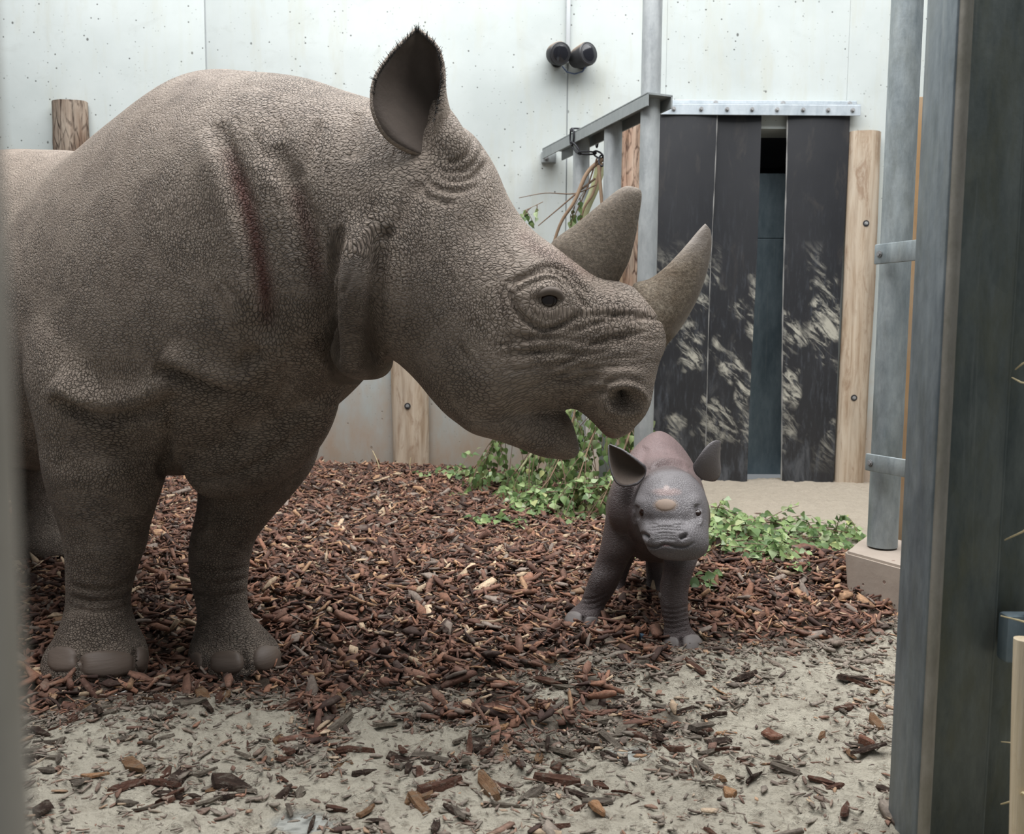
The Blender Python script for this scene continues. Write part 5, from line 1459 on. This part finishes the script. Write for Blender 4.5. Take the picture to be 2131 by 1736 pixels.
for i in big:
    o = bpy.data.objects.new('bark_chip', tm[tid[i]])
    o.location = (X1[i], Y1[i], Zs[i]); o.rotation_euler = (rol[i], pit[i], yaw[i]); o.scale = (L_[i],) * 3
    px, py = PX1[i], PY1[i]
    zone = None
    for x0, x1, y0, y1, w in ZONES:
        if x0 <= px < x1 and y0 <= py < y1: zone = w; break
    zone = zone or 'on the sand in the foreground'
    sz = 'long' if L_[i] > .075 else ('large' if L_[i] > .055 else 'small')
    ya = abs(math.sin(yaw[i])); ori = 'crosswise' if ya < .5 else ('slanting' if ya < .87 else 'endwise')
    ck = r5.choices(range(5), (.29, .28, .20, .08, .15))[0]
    o.material_slots[0].link = 'OBJECT'; o.material_slots[0].material = CHIPM[ck][1]
    tag(o, f'{sz} {ori} {CHIPM[ck][0]} bark chip {zone}', 'bark chip', 'loose bark chips on the sand')
    COL.objects.link(o)
# a few that stand out
def feature(px, py, L, wr, hgt, yawd, mat, lab, k_):
    q = atz(px, py, 0.0); q[2] = float(gheight(q[0], q[1]) + sand_detail(q[0], q[1])) + hgt * .55
    v_, f_ = TPL[k_]; w_ = v_[:, 1].max() - v_[:, 1].min(); h_ = v_[:, 2].max() - v_[:, 2].min()
    V2 = v_ * np.array([L, wr / w_, hgt / h_])
    bm = bmesh.new(); vv = [bm.verts.new(x) for x in V2]
    for f in f_: bm.faces.new([vv[i] for i in f])
    bmesh.ops.recalc_face_normals(bm, faces=bm.faces)
    bmesh.ops.bevel(bm, geom=bm.edges[:], offset=hgt * .12, segments=1, affect='EDGES')
    m_ = bpy.data.meshes.new('bark_piece'); bm.to_mesh(m_); bm.free()
    o = link('bark_piece', m_, mat); o.location = q; o.rotation_euler = (random.uniform(-.1, .1), random.uniform(-.08, .08), math.radians(yawd))
    tag(o, lab, 'bark piece'); return o
feature(198, 1632, .062, .014, .009, 2, MAT['chip_orange'], 'straight orange wood splinter on pale sand at the lower left', 4)
feature(1610, 1512, .050, .036, .014, -50, MAT['chip_red'], 'flat reddish bark piece alone on the sand below the calf', 3)
feature(1518, 1634, .034, .030, .016, -65, MAT['chip_orange'], 'stubby orange bark piece near the lower right of the sand', 1)
feature(1803, 1553, .040, .036, .022, -30, MAT['chip_red'], 'crumpled red bark lump beside the near steel column', 2)
feature(1243, 1692, .048, .026, .016, -50, MAT['chip_orange'], 'rusty orange bark piece at the bottom middle', 0)
feature(1515, 1502, .055, .016, .006, -12, MAT['chip_orange'], 'pale orange wood sliver right of the grey patch', 5)
feature(850, 1500, .050, .016, .010, -55, MAT['chip_red'], 'upright reddish bark sliver in the lower middle', 4)
feature(822, 1188, .075, .030, .010, 5, MAT['chip_orange'], 'long tan wood piece on the mulch between mother and calf', 2)
feature(1050, 1512, .042, .014, .009, 55, MAT['chip_orange'], 'thin orange wood splinter in the middle of the scattered bark', 5)
feature(1003, 1210, .05, .02, .008, 20, MAT['chip_orange'], 'tan bark slab on the mulch left of the calf\'s foot', 1)
feature(247, 1440, .045, .008, .006, 50, MAT['white_stick'], 'pale splinter standing in front of the mother\'s near foot', 4)

# ================================================================== BIRCH BRANCHES
def m_leaf():
    m, nt, bs = newmat('birch_leaf', 0.5, 0, 0.4)
    r = nd(nt, 'ShaderNodeObjectInfo').outputs['Random']
    col = ramp(nt, r, [(0.0, (0.08, 0.14, 0.05)), (0.3, (0.15, 0.24, 0.085)), (0.58, (0.26, 0.36, 0.14)), (0.80, (0.40, 0.50, 0.22)), (0.93, (0.42, 0.50, 0.34)), (1.0, (0.52, 0.53, 0.22))])
    geo = nd(nt, 'ShaderNodeNewGeometry').outputs['Backfacing']
    col = mix(nt, mth(nt, 'MULTIPLY', geo, 0.35), col, (0.36, 0.44, 0.27))
    n1 = noise(nt, opos(nt), 3.0, 3, .6).outputs[0]
    col = mix(nt, mrange(nt, n1, .4, .7, 0, .25), col, (0.09, 0.15, 0.03))
    setc(nt, bs, col)
    tr = nd(nt, 'ShaderNodeBsdfTranslucent', {'Color': col})
    mx = nd(nt, 'ShaderNodeMixShader', {0: 0.30, 1: bs.outputs[0], 2: tr.outputs[0]})
    nt.links.new(mx.outputs[0], nt.nodes['Material Output'].inputs['Surface'])
    return m
MAT['leaf'] = m_leaf()
MAT['twig'] = m_plain('birch_twig', (0.10, 0.06, 0.04), .7, 0, .3, 25, (0.20, 0.135, 0.09))
MAT['stem'] = m_plain('tan_branch_bark', (0.30, 0.21, 0.13), .7, 0, .3, 14, (0.17, 0.105, 0.07))
MAT['mossy'] = m_plain('mossy_branch_bark', (0.42, 0.42, 0.30), .85, 0, .2, 30, (0.25, 0.26, 0.09))

def leaf_mesh(fold, curl, wid):
    prof = [(0.0, 0.0), (.14, .30), (.36, .42), (.62, .28), (.84, .10), (1.0, 0.0)]
    V_ = [(0, 0, 0)]; F_ = []
    mid = []; lf = []; rt = []
    for i, (t, w) in enumerate(prof):
        z = -curl * t * t
        mid.append(len(V_)); V_.append((0, t, z))
        if 0 < i < len(prof) - 1:
            lf.append(len(V_)); V_.append((-w * wid, t - .04, z + fold * w))
            rt.append(len(V_)); V_.append((w * wid, t - .04, z + fold * w))
    for i in range(len(lf) - 1):
        F_.append((mid[i + 1], mid[i + 2], lf[i + 1], lf[i])); F_.append((mid[i + 1], rt[i], rt[i + 1], mid[i + 2]))
    F_.append((mid[0], mid[1], lf[0])); F_.append((mid[0], rt[0], mid[1]))
    F_.append((mid[-1], lf[-1], mid[-2])); F_.append((mid[-1], mid[-2], rt[-1]))
    # petiole
    b_ = B().add(V_, F_); b_.tube([(0, 0.01, 0), (0, -.28, .03)], [.014, .010], 4)
    m_ = mesh('leaf', b_.V, b_.F, True); m_.materials.append(MAT['leaf']); return m_
LM = [leaf_mesh(.25, .15, 1.0), leaf_mesh(.5, .3, .95), leaf_mesh(.1, .35, 1.1), leaf_mesh(.7, .1, .9)]
r4 = random.Random(5)
def orient(d, up):
    d = Vector(d).normalized(); x = d.cross(Vector(up))
    if x.length < 1e-4: x = d.cross(Vector((1, 0, 0)))
    x.normalize(); z = x.cross(d)
    return Matrix((x, d, z)).transposed()
def birch(label, pts, r0, nt_, tl, per, mode, t0=0.0, lsize=(.027, .046), stem='stem', maxl=300, group='cut birch branches'):
    root = empty('birch_branch'); tag(root, label, 'branch', group)
    P = catmull(np.array(pts, float), 8)
    B().tube(list(P), [r0 * (1 - .8 * i / (len(P) - 1)) for i in range(len(P))], 8).build('stem', MAT[stem], root, auto=80)
    seg = np.r_[0, np.cumsum(np.linalg.norm(np.diff(P, axis=0), axis=1))]; seg /= seg[-1]
    nl = 0
    for i in range(nt_):
        t = t0 + (1 - t0) * (i + r4.random()) / nt_
        p = np.array([np.interp(t, seg, P[:, k]) for k in range(3)])
        p2 = np.array([np.interp(min(t + .03, 1), seg, P[:, k]) for k in range(3)]); fw = p2 - p
        fw = fw / (np.linalg.norm(fw) + 1e-9)
        L = tl * r4.uniform(.5, 1.15)
        if mode == 'hang':
            d = np.array([r4.gauss(0, .55), r4.gauss(0, .55), -.5]) + fw * .4
            dz = -.9
        else:
            d = fw * .6 + np.array([r4.gauss(0, .8), r4.gauss(0, .8), r4.uniform(.0, .5)])
            dz = -.35
        d /= np.linalg.norm(d)
        tw = []
        for k in range(6):
            u = k / 5; q = p + d * L * u + np.array([0, 0, dz * L * u * u * .6])
            gz = float(gheight(q[0], q[1])) + .022
            if q[2] < gz: q[2] = gz + r4.uniform(0, .012)
            tw.append(q)
        two = B().tube(tw, [.0026 * (1 - .6 * k / 5) for k in range(6)], 4).build('twig', MAT['twig'], root, auto=80)
        for k in range(per):
            if nl >= maxl: break
            u = (k + r4.random() * .8 + .3) / per * 4.98
            j = min(int(u), 4); q = tw[j] * (1 - (u - j)) + tw[j + 1] * (u - j)
            tdir = tw[j + 1] - tw[j]; tdir = tdir / (np.linalg.norm(tdir) + 1e-9)
            if mode == 'hang': ld = np.array([r4.gauss(0, .5), r4.gauss(0, .5), -1.0]) + tdir * .3
            else: ld = tdir * .5 + np.array([r4.gauss(0, .7), r4.gauss(0, .7) - .25, r4.uniform(-.55, .35)])
            up = (r4.gauss(0, .5), -.8 + r4.gauss(0, .5), 1.0) if mode != 'hang' else (r4.gauss(0, .7), -1, .3)
            s_ = r4.uniform(*lsize)
            o = bpy.data.objects.new('leaf', r4.choice(LM))
            ldn = Vector(ld).normalized()
            loc = Vector(q) + ldn * s_ * .28
            gz = float(gheight(loc.x, loc.y)) + .02
            if loc.z < gz: loc.z = gz + r4.uniform(0, .02)
            if (loc + ldn * s_).z < gz: ldn.z = max(ldn.z, -.1); ldn.normalize()
            o.matrix_world = Matrix.Translation(loc) @ orient(ldn, up).to_4x4() @ Matrix.Scale(s_, 4)
            o.parent = two
            COL.objects.link(o); nl += 1
    return root
birch('tan birch branch chained to the barrier, hanging leaves left of the jaw', [at(1256, 330, 4.45), at(1222, 360, 4.40), at(1195, 420, 4.36), at(1160, 482, 4.36), at(1120, 640, 4.38), at(1090, 800, 4.36), at(1040, 905, 4.36), at(985, 975, 4.38)], .012, 34, .30, 9, 'hang', .55)
birch('mossy thick birch branch chained to the barrier behind the horns', [at(1250, 345, 4.52), at(1238, 390, 4.50), at(1215, 450, 4.48), at(1190, 560, 4.45), at(1180, 760, 4.4), at(1140, 890, 4.3), at(1080, 980, 4.25)], .027, 34, .28, 9, 'hang', .6, stem='mossy')
birch('birch branch with leaves drooping straight below the mother\'s chin', [at(1252, 340, 4.5), at(1235, 400, 4.46), at(1208, 470, 4.42), at(1215, 700, 4.35), at(1195, 860, 4.2), at(1150, 985, 4.05), at(1110, 1030, 4.0)], .008, 34, .28, 9, 'hang', .6)
birch('birch branch with leaves drooping behind the mother\'s open mouth', [at(1246, 345, 4.4), at(1265, 600, 4.25), at(1262, 820, 4.15), at(1225, 930, 4.05), at(1190, 1040, 3.9)], .009, 34, .26, 9, 'hang', .62)
birch('birch branch drooping between the muzzle and the calf\'s back', [at(1290, 560, 4.2), at(1310, 760, 4.15), at(1315, 880, 4.1), at(1280, 980, 3.95), at(1250, 1050, 3.8)], .009, 34, .24, 9, 'hang', .35)
birch('long birch spray lying along the foot of the white wall', [at(1240, 985, 4.2), at(1120, 990, 4.45), at(1020, 990, 4.6), at(930, 985, 4.72)], .006, 30, .20, 8, 'lie', 0.0)
birch('birch spray on the mulch behind the calf\'s left side', [at(1275, 1010, 3.9), at(1200, 1020, 3.95), at(1130, 1040, 4.0), at(1060, 1040, 4.1)], .006, 34, .20, 8, 'lie', 0.0)
birch('small leafy sprig on the mulch left of the other branches', [atz(1190, 1050, .05), atz(1110, 1068, .04), atz(1050, 1082, .04), atz(990, 1082, .035)], .004, 13, .10, 7, 'lie', .1)
birch('leafy birch branch on the ground right of the calf nearest the sand', [atz(1430, 1062, .10), atz(1530, 1078, .08), atz(1640, 1092, .06), atz(1790, 1112, .035)], .006, 34, .17, 8, 'lie', 0.0)
birch('leafy birch branch on the ground right of the calf ending at the concrete block', [atz(1440, 1090, .08), atz(1540, 1105, .07), atz(1640, 1120, .05), atz(1755, 1140, .035)], .006, 34, .17, 8, 'lie', 0.0)
birch('leafy birch branch on the mulch right of the calf pointing at the viewer', [atz(1430, 1112, .08), atz(1500, 1125, .07), atz(1580, 1145, .06), atz(1640, 1170, .05)], .005, 34, .16, 8, 'lie', 0.0, (.026, .042))
birch('tiny leafy sprig between the calf\'s front legs', [atz(1322, 1150, .04), atz(1340, 1165, .03)], .002, 4, .05, 5, 'lie', 0.0)
birch('tiny leafy sprig lying by the calf\'s foot on the right', [atz(1440, 1205, .03), atz(1480, 1222, .03)], .002, 4, .05, 4, 'lie', 0.0)
# bare twigs that arch over the gap beside the mother's forehead
def twig(label, pts, r):
    P = catmull(np.array(pts, float), 6)
    tag(B().tube(list(P), [r * (1 - .6 * i / (len(P) - 1)) for i in range(len(P))], 6).build('bare_twig', MAT['twig'], None, auto=80), label, 'twig', 'bare twigs beside the barrier')
twig('thin bare twig arching left above the mother\'s brow', [at(1240, 385, 4.4), at(1195, 403, 4.38), at(1135, 402, 4.36), at(1080, 412, 4.34)], .004)
twig('dark forked twig slanting down behind the rear horn', [at(1238, 372, 4.42), at(1200, 402, 4.38), at(1165, 432, 4.36), at(1120, 470, 4.34)], .006)
twig('slim dark twig crossing the mossy branch', [at(1242, 330, 4.42), at(1222, 390, 4.40), at(1200, 440, 4.38), at(1186, 470, 4.38)], .005)
birch('tiny leafy sprig against the wall beside the mother\'s forehead', [at(1130, 420, 4.36), at(1105, 432, 4.36), at(1085, 440, 4.36)], .002, 4, .07, 3, 'hang', 0.2)
birch('tiny leafy sprig under the barrier rail behind the rear horn', [at(1215, 400, 4.38), at(1195, 430, 4.38), at(1185, 455, 4.38)], .002, 4, .06, 3, 'hang', 0.2)
twig('stray twig lying over the sand behind the leaves', [atz(1480, 1055, .12), atz(1505, 1058, .12), atz(1530, 1072, .06)], .003)

tag(B().tube([atz(1695, 1157, .03), atz(1752, 1172, .02)], .011, 10).build('peeled_stick', MAT['white_stick'], None, auto=60), 'short white peeled stick left of the concrete block', 'stick')
tag(B().tube([atz(1345, 1322, .012), atz(1333, 1327, .02), atz(1322, 1328, .008)], [.006, .012, .005], 5).build('plastic_scrap', MAT['blue_scrap'], None), 'tiny blue plastic scrap on the bark between the calf\'s front feet', 'scrap')
def stalk(label, pts, r=.004):
    P = catmull(np.array(pts, float), 5)
    tag(B().tube(list(P), [r * (1 - .5 * i / (len(P) - 1)) for i in range(len(P))], 6).build('straw', MAT['straw'], None, auto=80), label, 'straw')
stalk('pale straw standing in the mulch by the wall log', [at(792, 992, 4.75), at(786, 962, 4.75), at(775, 938, 4.76)])
stalk('second shorter straw standing in front of the wall log', [at(856, 985, 4.7), at(853, 968, 4.7), at(855, 952, 4.7)], .003)
